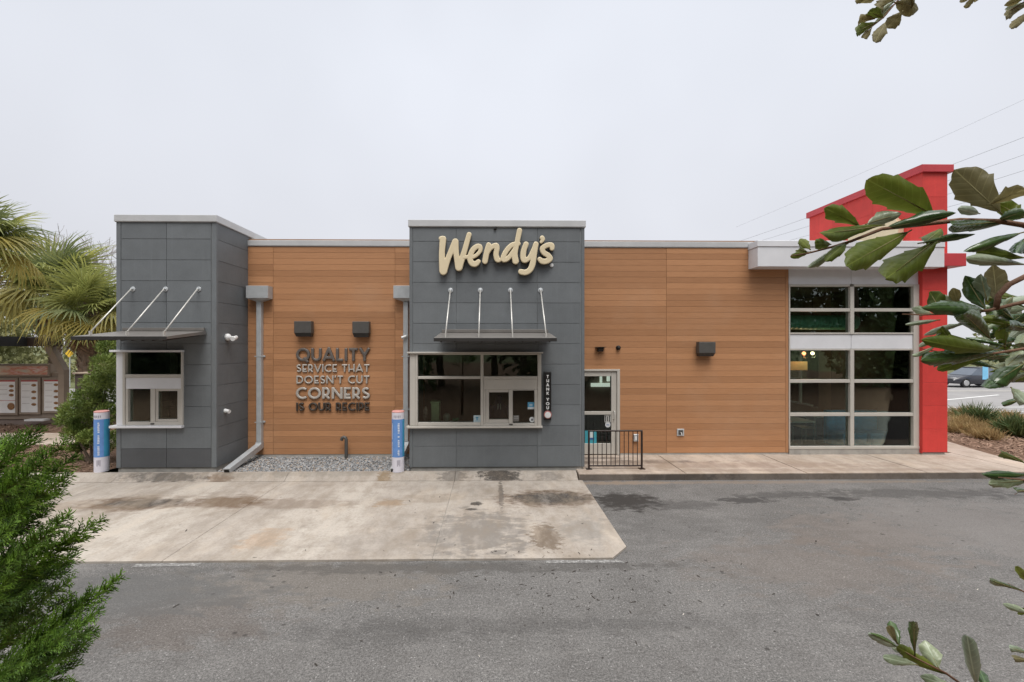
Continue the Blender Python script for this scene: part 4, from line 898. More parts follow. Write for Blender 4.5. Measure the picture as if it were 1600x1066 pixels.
# hoodie hanging in the sash
hq = W(780, 640, YT + .55)
b = MB(); prof = [(-.34, .20, .10), (-.2, .21, .11), (-.05, .215, .12), (.08, .19, .11), (.15, .13, .10), (.21, .10, .10), (.27, .105, .11), (.33, .075, .09), (.36, .02, .03)]
vs = []; nn = 18
for z, rx, ry_ in prof:
    for j in range(nn):
        a0 = 2 * math.pi * j / nn; wv = 1 + .05 * math.sin(5 * a0 + z * 20); vs.append((hq.x + rx * math.cos(a0) * wv, YT + .55 + ry_ * math.sin(a0) * wv, hq.z + z))
b.add(vs, [(i * nn + j, i * nn + (j + 1) % nn, (i + 1) * nn + (j + 1) % nn, (i + 1) * nn + j) for i in range(len(prof) - 1) for j in range(nn)] + [tuple(range(nn - 1, -1, -1)), tuple(range((len(prof) - 1) * nn, len(prof) * nn))])
ob = thing('hooded_jacket', (hq.x, YT + .55, hq.z - .34), 'dark purple hooded jacket dimly seen in the serving sash', 'jacket'); cl = basic('jacket_purple', (.06, .045, .075), .9)
b.build('body', cl, ob, smooth=True)
for s_ in (-1, 1): MB().tube([(hq.x + s_ * .16, YT + .55, hq.z + .1), (hq.x + s_ * .23, YT + .52, hq.z - .08), (hq.x + s_ * .22, YT + .46, hq.z - .3)], [.07, .065, .05], 10).build('sleeve', cl, ob, smooth=True)
for s_ in (-1, 1): MB().tube([(hq.x + s_ * .03, YT + .432, hq.z + .16), (hq.x + s_ * .035, YT + .42, hq.z + .02)], .005, 5).build('drawstring', M['wdc'], ob)
# monitor + papers inside left window, post
q = W(262, 632, YT + .8); ob = thing('till_screen', (q.x, YT + .8, q.z - .2), 'black till screen inside the left service window', 'screen')
MB().box(q.x - .14, q.x + .14, YT + .78, YT + .82, q.z - .07, q.z + .1, 0, .01).build('panel', M['black'], ob); MB().box(q.x - .03, q.x + .03, YT + .8, YT + .86, q.z - .3, q.z - .07).build('stand', M['black'], ob)
cz2 = PZ(658, YT + .5, 240); MB().box(XL0 + .25, XL1 - .5, YT + .25, YT + 1.1, cz2 - .05, cz2, 0, .005).build('counter', basic('counter_pale', (.4, .38, .36), .4), label='pale counter inside the left service window', category='counter')
q = W(265, 656, YT + .5); MB().box(q.x - .13, q.x + .1, YT + .4, YT + .6, cz2 + .002, cz2 + .03).build('paper_stack', M['wdc'], label='white paper stack on the left window counter', category='paper')
# dining room
dt = basic('table_top', (.68, .74, .68), .4); dl = basic('table_leg', (.30, .36, .33), .4, .1, 5, .5, .4)
def table(x0, x1, y0, y1, h, label, grp='dining tables behind the big right window'):
    ob = thing('dining_table', ((x0 + x1) / 2, (y0 + y1) / 2, .16), label, 'table', grp)
    MB().box(x0, x1, y0, y1, h - .04, h, 0, .01).build('table_top', dt, ob)
    MB().tube([((x0 + x1) / 2, (y0 + y1) / 2, .2), ((x0 + x1) / 2, (y0 + y1) / 2, h - .041)], .045, 12).build('pedestal', dl, ob, smooth=False)
    MB().box((x0 + x1) / 2 - .28, (x0 + x1) / 2 + .28, (y0 + y1) / 2 - .28, (y0 + y1) / 2 + .28, .16, .199).build('base', dl, ob)
table(8.1, 9.15, 12.75, 13.5, .92, 'pale table nearest the lower left pane of the right window')
table(9.6, 10.5, 13.7, 14.4, .90, 'pale table further back beside the blue booths')
ob = thing('dining_chair', (9.35, 13.5, .16), 'pale metal chair at the table behind the right window', 'chair'); cm = basic('chair_metal', (.5, .45, .38), .4, .1, 5, .5, .3)
MB().box(9.12, 9.55, 13.3, 13.72, .60, .64, 0, .01).build('seat', cm, ob)
for x in (9.14, 9.53):
    for y in (13.32, 13.70): MB().tube([(x, y, .16), (x, y, .6)], .015, 8).build('leg', cm, ob)
MB().tube([(9.52, 13.32, .6), (9.56, 13.32, .95), (9.57, 13.4, 1.0), (9.57, 13.62, 1.0), (9.56, 13.7, .95), (9.52, 13.7, .6)], .015, 8).build('back_frame', cm, ob)
MB().box(9.53, 9.56, 13.36, 13.66, .78, .98, 0, .008).build('backrest', cm, ob)
bb = basic('booth_blue', (.06, .36, .68), .6, .2, 8)
for k, x in enumerate((10.25, 11.05)):
    ob = thing('booth_seat', (x, 13.0, .16), ('blue upholstered booth seat left of its neighbour in the lower right pane', 'blue upholstered booth seat nearest the red pillar')[k], 'booth', 'blue booth seats behind the right window')
    MB().box(x - .36, x + .36, 12.7, 13.3, .16, .58, 0, .03).build('seat', bb, ob); MB().box(x - .36, x + .36, 13.3, 13.45, .16, 1.15, 0, .04).build('backrest', bb, ob); MB().box(x - .3, x + .3, 12.68, 12.699, .22, .5, 0, .02).build('front_panel', bb, ob)
du = basic('duct_tinted', (.28, .72, .52), .4, .1, 4, .5, 0)  # glass tint and missing light put into the duct's colour
q = W(1368, 504, 14.2); ob = thing('air_duct', (q.x - 1.5, 14.2, q.z), 'round spiral air duct seen through the upper right window', 'duct'); b = MB()
pr = []; x = -3.2
while x < 0: pr += [(.225, x), (.225, x + .10), (.232, x + .11), (.232, x + .125)]; x += .14
pr += [(.22, .02), (.18, .09), (.1, .13), (.02, .14)]
o = b.lathe(pr, (q.x - .12, 14.2, q.z), 24, 'x').build('pipe', du, ob); smooth_by_angle(o, 50)
for k, (px, py, cc) in enumerate(((1256, 552, (1, .35, .15)), (1269.5, 552, (1, .85, .5)))):
    q = W(px, py, 14.9); ob = thing('pendant_lamp', q, ('small glowing orange pendant lamp in the dining room window', 'small glowing yellow pendant lamp in the dining room window')[k], 'lamp', 'pendant lamps in the dining room')
    MB().lathe([(.01, -.06), (.05, -.03), (.06, .0), (.04, .04), (.01, .055)], q, 12).build('globe', emit('lamp_glow' + str(k), cc, 2.2), ob, smooth=True); pl_ = bpy.data.lights.new('pendant_light', 'POINT'); pl_.energy = 5; pl_.color = cc; pl_.shadow_soft_size = .06; po_ = bpy.data.objects.new('pendant_light', pl_); col.objects.link(po_); po_.parent = ob; po_.location = (0, -.09, -.12); MB().tube([(q.x, q.y, q.z + .06), (q.x, q.y, 4.84)], .006, 6).build('cord', M['black'], ob)
a, c_, z0, z1 = RECT(1228, 565, 1262, 579, 15.2); MB().box(a, c_, 15.2, 15.3, z0, z1, 0, .01).build('hanging_panel', basic('panel_tan', (.42, .33, .18), .6), label='tan hanging panel in the left dining room pane', category='panel')
# ------------------------------------------------------------------ vegetation helpers
def blades_mesh(name, P, A, Nn, L, Wd, mat, bend=.25, fold=False):
    """P base points (n,3), A axes (n,3) unit, Nn side vectors (n,3); L,Wd (n,) -> one mesh of bent 4-triangle leaves"""
    n_ = len(P); U = np.cross(Nn, A)
    L = np.asarray(L)[:, None]; Wd = np.asarray(Wd)[:, None]
    v0 = P; m = P + A * L * .45 + U * L * bend * .35; t_ = P + A * L * .95 + U * L * -bend * .2
    V = np.stack([v0, m - Nn * Wd * .5, m + Nn * Wd * .5, t_], 1).reshape(-1, 3)
    k = np.arange(n_)[:, None] * 4
    Fc = np.concatenate([k + np.array([[0, 1, 2]]), k + np.array([[1, 3, 2]])], 0)
    me = bpy.data.meshes.new(name); me.vertices.add(len(V)); me.vertices.foreach_set('co', V.ravel())
    me.loops.add(len(Fc) * 3); me.loops.foreach_set('vertex_index', Fc.ravel().astype(np.int32))
    me.polygons.add(len(Fc)); me.polygons.foreach_set('loop_start', np.arange(0, len(Fc) * 3, 3)); me.polygons.foreach_set('loop_total', np.full(len(Fc), 3))
    me.materials.append(mat); me.update(calc_edges=True); me.validate(); return me
def unit(v): return v / (np.linalg.norm(v, axis=1, keepdims=True) + 1e-9)
def leaf_cloud(name, centres, radii, n_per, size, mat, up=.3, aspect=.5, shell=.5):
    P = []; A = []
    for c_, r_ in zip(centres, radii):
        d = unit(rng.normal(size=(n_per, 3))); rr = rng.uniform(shell, 1, (n_per, 1)) ** .7
        P.append(np.array(c_) + d * rr * np.array(r_)); a = d + rng.normal(size=(n_per, 3)) * .7; a[:, 2] += up; A.append(unit(a))
    P = np.concatenate(P); A = np.concatenate(A); N = unit(np.cross(A, rng.normal(size=A.shape)))
    L = size * rng.uniform(.6, 1.4, len(P)); return blades_mesh(name, P, A, N, L, L * aspect, mat)

# ------------------------------------------------------------------ wood behind the camera (mirrored by the window glass)
M['darkleaf'] = leafmat('wood_leaf', (.05, .085, .028), (.14, .19, .07), .5, .25, .6)
M['bark'] = basic('bark', (.10, .075, .055), .9, .35, 6, .2, 0, .8, 30)
cs = []; rd = []
for k in range(170):
    x = rng.uniform(-34, 62); y = rng.uniform(-16, -9); z = rng.uniform(1.0, 12.5); cs.append((x, y, z)); rd.append((rng.uniform(2.2, 4.0), 2, rng.uniform(1.5, 2.8)))
o = link_mesh('woodland', leaf_cloud('woodland', cs, rd, 480, .62, M['darkleaf'], .1, .6, .2)); setp(o, 'dense dark trees standing behind the viewpoint', 'woodland', kind='stuff')
b = MB()
for k in range(26):
    x = -33 + k * 3 + random.uniform(-1, 1); y = random.uniform(-15, -10); b.tube([(x, y, -.1), (x + random.uniform(-.3, .3), y, 4), (x + random.uniform(-.8, .8), y, 11)], [.28, .22, .08], 7)
b.build('trunks', M['bark'], o)

# ------------------------------------------------------------------ left background: woods, bare trees, pole, sign
M['olive'] = leafmat('far_wood_leaf', (.17, .18, .07), (.36, .35, .17), .7, .2, .35)
cs = []; rd = []
for k in range(100):
    cs.append((rng.uniform(-75, -20), rng.uniform(38, 48), rng.uniform(.6, 8.2))); rd.append((rng.uniform(1.5, 3.2), 1.6, rng.uniform(1.0, 2.0)))
o = link_mesh('far_woodland', leaf_cloud('far_woodland', cs, rd, 300, .45, M['olive'], .3, .55, .3)); setp(o, 'olive green woods across the road behind the menu boards', 'woodland', kind='stuff')
cs = []; rd = []
for k in range(60):
    cs.append((rng.uniform(30, 150), rng.uniform(60, 75), rng.uniform(.6, 6.0))); rd.append((rng.uniform(2, 4), 2, rng.uniform(1.2, 2.5)))
o = link_mesh('far_woodland', leaf_cloud('far_woodland', cs, rd, 260, .6, M['olive'], .3, .55, .3)); setp(o, 'olive green woods across the road behind the parked cars', 'woodland', kind='stuff')
M['twig'] = basic('bare_twig', (.30, .27, .25), .9, .2, 2)
def bare_tree(x, y, h, seed, label):
    rr = random.Random(seed); ob = thing('bare_tree', (x, y, 0), label, 'tree', 'leafless trees behind the palms'); tr = MB(); cr = MB()
    def grow(p, d, L, r_, lev):
        q = p + d * L; mid = p + d * L * .5 + Vector((rr.uniform(-1, 1), rr.uniform(-1, 1), 0)) * L * .06
        (tr if lev < 2 else cr).tube([p, mid, q], [r_, r_ * .85, r_ * .65], 6 if lev < 2 else 3, cap=False)
        if lev >= 5: return
        for k in range(3 if lev else 4):
            s_ = (Vector((rr.uniform(-1, 1), rr.uniform(-1, 1), rr.uniform(-.2, .5)))).normalized(); grow(q if k else mid.lerp(q, .6), (d * .9 + s_ * .75).normalized(), L * rr.uniform(.6, .78), r_ * .6, lev + 1)
    grow(Vector((x, y, -.1)), Vector((0, 0, 1)), h * .3, h * .014, 0)
    tr.build('trunk', M['twig'], ob, fix=False); cr.build('crown', M['twig'], ob, fix=False)
bare_tree(-45, 49, 18.5, 3, 'leafless grey tree behind the palms, middle of the three bare ones'); bare_tree(-50, 52, 18.5, 11, 'leafless grey tree behind the palms, furthest from the left tower'); bare_tree(-41, 50, 17.5, 5, 'leafless grey tree behind the palms, closest to the left tower')
pw = W(94, 600, 30); ob = thing('utility_pole', (pw.x, 30, 0), 'pale concrete pole rising behind the menu boards', 'pole')
MB().tube([(pw.x, 30, 0), (pw.x, 30, 8.5)], [.13, .09], 10).build('shaft', basic('pole_concrete', (.5, .5, .48), .8), ob, smooth=True); MB().box(pw.x - .1, pw.x + .1, 29.85, 29.87, 1.6, 2.1).build('number_plate', M['wdc'], ob)
q = W(109, 552.5, 34); ob = thing('road_sign', (q.x, 34, 0), 'yellow diamond warning sign beside the road', 'sign'); MB().tube([(q.x, 34, 0), (q.x, 34, q.z + .4)], .035, 8).build('post', M['gut'], ob)
b = MB(); b.add([(q.x + a, 33.95, q.z + c_) for a, c_ in ((-.3, 0), (0, -.3), (.3, 0), (0, .3))] + [(q.x + a, 33.97, q.z + c_) for a, c_ in ((-.3, 0), (0, -.3), (.3, 0), (0, .3))], [(0, 1, 2, 3), (7, 6, 5, 4), (0, 4, 5, 1), (1, 5, 6, 2), (2, 6, 7, 3), (3, 7, 4, 0)]); b.build('face', basic('sign_yellow', (.75, .48, .04), .5), ob)
q = W(91, 582, 24); ob = thing('yard_sign', (q.x, 24, 0), 'small blue and white sign behind the menu post', 'sign'); MB().box(q.x - .3, q.x + .3, 24, 24.04, q.z - .25, q.z + .45).build('face', basic('sign_blue', (.12, .42, .62), .5), ob); MB().box(q.x - .3, q.x + .3, 23.985, 23.999, q.z - .15, q.z + .12).build('white_band', M['wdc'], ob)
for dx in (-.25, .25): MB().tube([(q.x + dx, 24.02, 0), (q.x + dx, 24.02, q.z - .25)], .015, 6).build('leg', M['gut'], ob)

# ------------------------------------------------------------------ drive-through menu boards and canopy
BRZ = basic('menu_frame_brown', (.30, .235, .18), .55, .1, 4)
mwh = basic('menu_white', (.86, .85, .83), .5, .04, 5); mred = basic('menu_red', (.45, .06, .06), .5); mbr = basic('menu_food', (.30, .15, .06), .6, .5, 22); mlt = basic('menu_text', (.5, .47, .44), .6)
YM = 17.4
def menu_panel(parent, x0, x1, y0, y1, foods, bigfood=False):
    a, c_, z0, z1 = RECT(x0, y0, x1, y1, YM - .2); p_ = MB().box(a, c_, YM - .22, YM - .15, z0, z1, 0, .015).build('menu_panel', BRZ, parent)
    i = .09; MB().box(a + i, c_ - i, YM - .226, YM - .2205, z0 + i, z1 - i).build('poster', mwh, p_, origin=org(p_))
    MB().box(a + i, c_ - i, YM - .231, YM - .2265, z1 - i - .05, z1 - i).build('red_band', mred, p_, origin=org(p_))
    w_ = c_ - a; h_ = z1 - z0
    if bigfood:
        MB().box(a + i, c_ - i, YM - .231, YM - .2265, z0 + h_ * .39, z0 + h_ * .40).build('red_band', mred, p_, origin=org(p_)); MB().lathe([(w_ * .17, -.005), (w_ * .17, -.012), (w_ * .1, -.02)], (c_ - i - w_ * .18, YM - .2265, z0 + h_ * .24), 14, 'y').build('food_picture', mbr, p_, origin=org(p_))
    for v in foods:
        b = MB(); zc = z0 + h_ * v; b.lathe([(w_ * .12, -.004), (w_ * .1, -.012), (w_ * .04, -.018)], (c_ - i - w_ * .17, YM - .2265, zc), 12, 'y')
        bm_ = b.v; b.v = [(x, y, zc + (z - zc) * .55) for x, y, z in bm_]; b.build('food_picture', mbr, p_, origin=org(p_))
        MB().box(a + i + .04, a + w_ * .52, YM - .229, YM - .2265, zc + .03, zc + .045).build('print', mlt, p_, origin=org(p_))
ob = thing('menu_board', (W(45, 600, YM).x, YM, .1), 'brown framed drive-through menu board with white food panels', 'menu board')
a, c_, z0, z1 = RECT(-60, 582, 99, 655, YM); MB().box(a, c_, YM - .14, YM + .1, z0, z1, 0, .02).build('back_frame', BRZ, ob)
menu_panel(ob, -40, -7, 590.5, 649, (.85, .7, .5, .3)); menu_panel(ob, -5, 28.5, 590.5, 649, (.78, .66, .54), True); menu_panel(ob, 30, 63.5, 590.5, 648, (.8, .62, .45, .28)); menu_panel(ob, 66, 98, 590, 646, (.8, .62, .46, .29, .15))
t = NT('header_print'); f = t.noise(t.scale(t.pos(), (.8, 1, 3)), 2.2, 3); rmp = t.n('ValToRGB'); t.l(f, rmp.inputs[0])
for k, (ps, cc) in enumerate(((.3, (.55, .50, .42)), (.45, (.62, .45, .32)), (.55, (.60, .22, .14)), (.65, (.72, .55, .50)), (.75, (.4, .42, .2)))):
    el_ = rmp.color_ramp.elements[k] if k < 2 else rmp.color_ramp.elements.new(ps); el_.position = ps; el_.color = (*cc, 1)
hdr = t.done(rmp.outputs[0], .5)
a, c_, z0, z1 = RECT(-60, 568.5, 86, 588, YM); h_ = MB().box(a, c_, YM - .2, YM + .1, z0, z1 - .005, 0, .02).build('header_box', BRZ, ob); MB().box(a + .1, c_ - .08, YM - .21, YM - .2005, z0 + .07, z1 - .08).build('header_poster', hdr, h_, origin=org(h_))
a, c_, z0, z1 = RECT(-60, 655.5, 98, 672, YM); MB().box(a, c_, YM - .1, YM + .2, 0, z1, 0, .02).build('base', basic('menu_base', (.26, .2, .17), .8), ob)
q0 = W(55, 655, YM - .4); MB().box(q0.x - .3, q0.x + .4, YM - .5, YM - .25, q0.z - .06, q0.z).build('ledge', M['wdc'], ob)
ob = thing('order_canopy', (W(95, 600, 17).x, 17, .1), 'dark flat canopy on a bent brown post over the menu boards', 'canopy')
a, c_, z0, z1 = RECT(-120, 526, 28.5, 541, 16.4); MB().box(a, c_, 15.2, 17.4, z0, z1, 0, .03).build('roof_slab', basic('canopy_navy', (.04, .043, .05), .5), ob)
a, c_, z0, z1 = RECT(28.8, 527, 90, 541.5, 16.8); MB().box(a, c_, 16.7, 17.0, z0, z1, 0, .02).build('beam', basic('canopy_brown', (.07, .05, .038), .6), ob)
p0, p1, p2 = W(77, 540, 16.9), W(99.5, 580, 16.9), W(99.5, 668, 16.9); MB().tube([p0, p1, p1 + Vector((0, 0, -.15)), (p2.x, 16.9, 0)], [.16, .16, .15, .15], 4).build('post', BRZ, ob)
a, c_, z0, z1 = RECT(121, 582, 147, 668, 13.6); ob = thing('order_post', ((a + c_) / 2, 13.6, .1), 'dark brown square speaker post in front of the palm trunk', 'post'); MB().box(a, c_, 13.5, 13.9, .05, z1 - .05, 0, .02).build('cabinet', basic('post_brown', (.075, .055, .047), .6, .15, 4), ob); MB().box(a - .03, c_ + .03, 13.46, 13.94, z1 - .049, z1, 0, .01).build('lid', BRZ, ob)

# ------------------------------------------------------------------ palms
M['frond'] = leafmat('palm_frond', (.17, .22, .08), (.36, .40, .16), .5, .45, 1.5, .4, .28); M['frond_y'] = leafmat('palm_frond_yellow', (.36, .34, .10), (.56, .50, .18), .5, .45, 1.5, .4, .2)
M['dead'] = basic('dead_frond', (.30, .19, .115), .9, .3, 5); M['boot'] = basic('palm_boot', (.24, .18, .135), .9, .35, 7, .2)
def fan_mesh(seed, mat, L=.95, n_=34, spread=150, droop=.5):
    rr = np.random.default_rng(seed); b = MB(); pl = .75
    b.tube([(0, 0, 0), (pl * .5, 0, .06), (pl, 0, .04)], [.022, .016, .012], 5)
    for k in range(n_):
        a = R(-spread + 2 * spread * (k + .5) / n_); l = L * (.62 + .38 * math.cos(a * .55)) * rr.uniform(.88, 1.08); w_ = .030 * L / .95
        d = Vector((math.cos(a), math.sin(a), .12 * math.sin(3 * a))).normalized(); s_ = Vector((-d.y, d.x, 0)); c0 = Vector((pl + .10 * math.cos(a), .05 * math.sin(a), .04)); rows = []
        for i, u in enumerate((0, .3, .6, .82, 1.0)):
            p_ = c0 + d * l * u + Vector((0, 0, -droop * l * u ** 2.4 * rr.uniform(.7, 1.2) + .05 * (-1) ** k * .3)); wd = w_ * (.35, 1.1, .9, .5, .04)[i] * .9
            rows.append((p_ - s_ * wd, p_ + Vector((0, 0, -wd * .6)), p_ + s_ * wd))
        vs = [v for r_ in rows for v in r_]; fs = []
        for i in range(4): fs += [(3 * i, 3 * i + 1, 3 * i + 4, 3 * i + 3), (3 * i + 1, 3 * i + 2, 3 * i + 5, 3 * i + 4)]
        b.add(vs, fs)
    return b.mesh('frond', mat, fix=False)
FAN = [fan_mesh(k, M['frond'], .95, 34, 150, (.25, .45, .7)[k % 3]) for k in range(4)]; FANY = [fan_mesh(9 + k, M['frond_y'], .95, 34, 145, .75) for k in range(2)]; FAND = [fan_mesh(20 + k, M['dead'], .7, 18, 70, 1.1) for k in range(2)]
def palm(x, y, zc, label, seed, nf=30, scale=1.0, trunk_r=.2):
    rr = random.Random(seed); ob = thing('palm_tree', (x, y, .1), label, 'palm tree', 'cabbage palms left of the restaurant')
    b = MB(); pr = []; z = 0
    while z < zc: pr += [(trunk_r * (1.12 if z < .3 else 1) * rr.uniform(.96, 1.05), z)]; z += .12
    b.lathe(pr, (x, y, 0), 14); tr = b.build('trunk', M['boot'], ob)
    bm_ = MB()
    for k in range(int(zc * 34)):
        a = k * 2.399; z = .4 + k / 34; r_ = trunk_r; d = Vector((math.cos(a), math.sin(a), 0)); s_ = Vector((-d.y, d.x, 0)); p_ = Vector((x, y, z)) + d * r_ * .9
        bm_.add([p_ - s_ * .07, p_ + s_ * .07, p_ + d * .09 + Vector((0, 0, .22)) + s_ * .03, p_ + d * .09 + Vector((0, 0, .22)) - s_ * .03, p_ + d * .03 + Vector((0, 0, .2))], [(0, 1, 2, 3), (0, 3, 4), (1, 4, 2), (3, 2, 4)])
    bm_.build('leaf_base', M['boot'], tr, origin=org(tr), kind='stuff')
    for k in range(nf + 12):
        dead = k >= nf; a = k * 2.399 + rr.uniform(-.3, .3); u = (k + .5) / nf
        el_ = R(80 - 115 * u ** .85 + rr.uniform(-8, 8)) if not dead else R(-72 + rr.uniform(-14, 10))
        me = rr.choice(FAND) if dead else (rr.choice(FANY) if el_ < R(5) and rr.random() < .6 else rr.choice(FAN))
        o = link_mesh('dead_frond' if dead else 'frond', me, ob, (x, y, zc - (.25 if dead else .1 * u)))
        o.rotation_euler = Matrix.Rotation(a, 3, 'Z').to_4x4().to_euler(); o.rotation_euler = (Matrix.Rotation(a, 4, 'Z') @ Matrix.Rotation(-el_, 4, 'Y') @ Matrix.Rotation(rr.uniform(-.5, .5), 4, 'X')).to_euler(); s_ = scale * rr.uniform(.85, 1.12) * (.8 if dead else 1); o.scale = (s_,) * 3
q = W(86, 452, 19.6); palm(q.x, 19.6, q.z, 'green and yellow fan palm rising behind the menu boards', 1, 34, 1.5, .17)
q = W(137, 486, 16.5); palm(q.x, 16.5, q.z, 'dull green fan palm with a thick trunk beside the left tower', 2, 32, 1.08, .27)
q = W(-34, 372, 15.0); palm(q.x, 15.0, q.z, 'tallest fan palm, cut off by the left edge of the photo', 3, 30, 1.15, .2)

# ------------------------------------------------------------------ shrubs and mulch
M['juniper'] = leafmat('juniper_leaf', (.09, .15, .03), (.27, .33, .08), .55, .2, 3)
def shrub(cl, D, name, label, mat, n_, size, up, asp, grp=None, zb=.1):
    cs = []; rd = []
    for px, py, rx, ry_ in cl:
        p_ = W(px, py, D + rng.uniform(-.3, .3)); k = D / F; cs.append(tuple(p_)); rd.append((rx * k, .35, ry_ * k))
    mid = np.mean([c_[0] for c_ in cs]); ob = thing(name, (mid, D, zb), label, 'shrub', grp); me = leaf_cloud('foliage', cs, rd, n_, size, mat, up, asp, .25)
    me.transform(Matrix.Translation((-mid, -D, -zb))); link_mesh('foliage', me, ob, org(ob))
    b = MB()
    for c_ in cs[::2]: b.tube([(mid, D, zb - .1), ((mid + c_[0]) / 2, D, (zb + c_[2]) / 2), c_], [.04, .025, .008], 5)
    b.build('stem', M['bark'], ob); return ob
shrub([(170, 545, 9, 14), (163, 570, 14, 16), (170, 592, 12, 16), (150, 598, 16, 16), (165, 620, 14, 18), (132, 622, 16, 15), (150, 640, 16, 18), (116, 640, 16, 12), (108, 655, 13, 12), (130, 660, 18, 14), (168, 650, 8, 20), (118, 676, 12, 11), (142, 682, 12, 10), (170, 690, 8, 16), (125, 698, 7, 8)], 11.7, 'juniper_shrub', 'leaning bright green juniper against the left tower', M['juniper'], 950, .085, .9, .3)
n = 9000
pts = np.stack([rng.uniform(-24, -9.3, n), rng.uniform(10.65, 13.8, n), rng.uniform(.10, .15, n)], 1)
scatter_mesh('mulch_chips', pts, rng.uniform(.02, .06, n), M['chip'], 'chip', kind='stuff')
pts = np.stack([rng.uniform(-26, -9.3, n), rng.uniform(15.9, 19.5, n), rng.uniform(.10, .15, n)], 1)
scatter_mesh('mulch_chips', pts, rng.uniform(.025, .07, n), M['chip'], 'chip', kind='stuff')
n = 6000
pts = np.stack([rng.uniform(13.3, 22, n), rng.uniform(11.0, 19, n), rng.uniform(.10, .16, n)], 1); pts = pts[(pts[:, 0] > 14.0 + .25 * (pts[:, 1] - 13)) | (pts[:, 1] < 12)]
M['chip_tan'] = basic('bark_chip', (.30, .20, .145), .9, .35, 30, .2)
scatter_mesh('mulch_chips', pts, rng.uniform(.03, .07, len(pts)), M['chip_tan'], 'chip', kind='stuff')
sheet('road_kerb', [(12, 30.0), (120, 30.0), (120, 30.5), (12, 30.5)], .0, M['plinth'], kind=S)
lx = np.concatenate([rng.normal(.9, 1.1, 130), rng.uniform(-6, 9, 60)]); ly = np.concatenate([rng.normal(5.95, .45, 130), rng.uniform(4, 10, 60)])
inpad = (lx < 2.02) & (ly > 6.5); pts = np.stack([lx, ly, np.where(inpad, .034, .004)], 1); pts = pts[(ly < 10.2) & (ly > 3.6)]
scatter_mesh('leaf_litter', pts, rng.uniform(.012, .030, len(pts)), basic('litter_dark', (.035, .028, .022), .8, .3, 9), 'chip', .25, kind='stuff')
n = 36; pts = np.stack([rng.uniform(-6, 10, n), rng.uniform(4, 6.4, n), np.full(n, .004)], 1)
scatter_mesh('leaf_litter', pts, rng.uniform(.006, .013, n), basic('litter_pale', (.6, .55, .48), .8, .2, 9), 'chip', .3, kind='stuff')
def tuft(px, py, D, h, r_, n_, mat, label, name, cat, grp, wid=.02, spread=1.0):
    c_ = W(px, py, D); z0 = .1; P = np.stack([c_.x + rng.normal(0, r_ * .3, n_), D + rng.normal(0, r_ * .3, n_), np.full(n_, z0)], 1)
    A = unit(np.stack([rng.normal(0, spread, n_), rng.normal(0, spread, n_), rng.uniform(.7, 1.6, n_)], 1)); N = unit(np.cross(A, rng.normal(size=A.shape)))
    me = blades_mesh('blades', P, A, N, h * rng.uniform(.6, 1.2, n_), np.full(n_, wid), mat, .3); ob = thing(name, (c_.x, D, z0), label, cat, grp); me.transform(Matrix.Translation(-org(ob))); link_mesh('blades', me, ob, org(ob))
M['tan'] = leafmat('dry_grass', (.32, .22, .10), (.48, .36, .17), .7, .3, 3); M['palmetto'] = leafmat('palmetto_leaf', (.06, .10, .035), (.15, .19, .07), .5, .25, 3)
tuft(1506, 692, 16.2, .55, .5, 900, M['tan'], 'brown grass clump next to the red pillar', 'grass_clump', 'grass clump', 'dry grass clumps in the right bed', .02, .9)
tuft(1497, 670, 18.5, .5, .5, 600, M['tan'], 'small brown grass clump furthest back by the red pillar', 'grass_clump', 'grass clump', 'dry grass clumps in the right bed', .02, .9)
tuft(1556, 690, 15.2, .5, .45, 700, M['tan'], 'yellowish grass clump between the two green shrubs', 'grass_clump', 'grass clump', 'dry grass clumps in the right bed', .02, .9)
tuft(1548, 665, 17.5, .5, .5, 600, M['tan'], 'tan grass clump behind the yellowish one', 'grass_clump', 'grass clump', 'dry grass clumps in the right bed', .02, .9)
tuft(1527, 670, 16.4, .95, .3, 420, M['palmetto'], 'spiky green shrub between grass clumps near the red pillar', 'spiky_shrub', 'shrub', 'green spiky shrubs in the right bed', .05, .8)
tuft(1588, 690, 14.6, .85, .35, 480, M['palmetto'], 'spiky green shrub at the right edge of the photo', 'spiky_shrub', 'shrub', 'green spiky shrubs in the right bed', .05, .8)
for k, (px_, D_, tx) in enumerate(((1492, 15.3, 'low brown grass clump at the foot of the red pillar'), (1520, 15.0, 'low tan grass clump in front of the spiky shrub'), (1540, 14.2, 'pale grass clump at the front edge of the right bed'), (1575, 18.0, 'tan grass clump furthest back at the right'), (1515, 19.0, 'straw coloured grass clump along the road edge'))):
    tuft(px_, 690, D_, .45, .45, 600, M['tan'], tx, 'grass_clump', 'grass clump', 'dry grass clumps in the right bed', .02, .9)
tuft(384, 712, 11.8, .16, .1, 60, M['juniper'], 'little green weed behind the left downpipe', 'weed', 'weed', None, .025, .9)

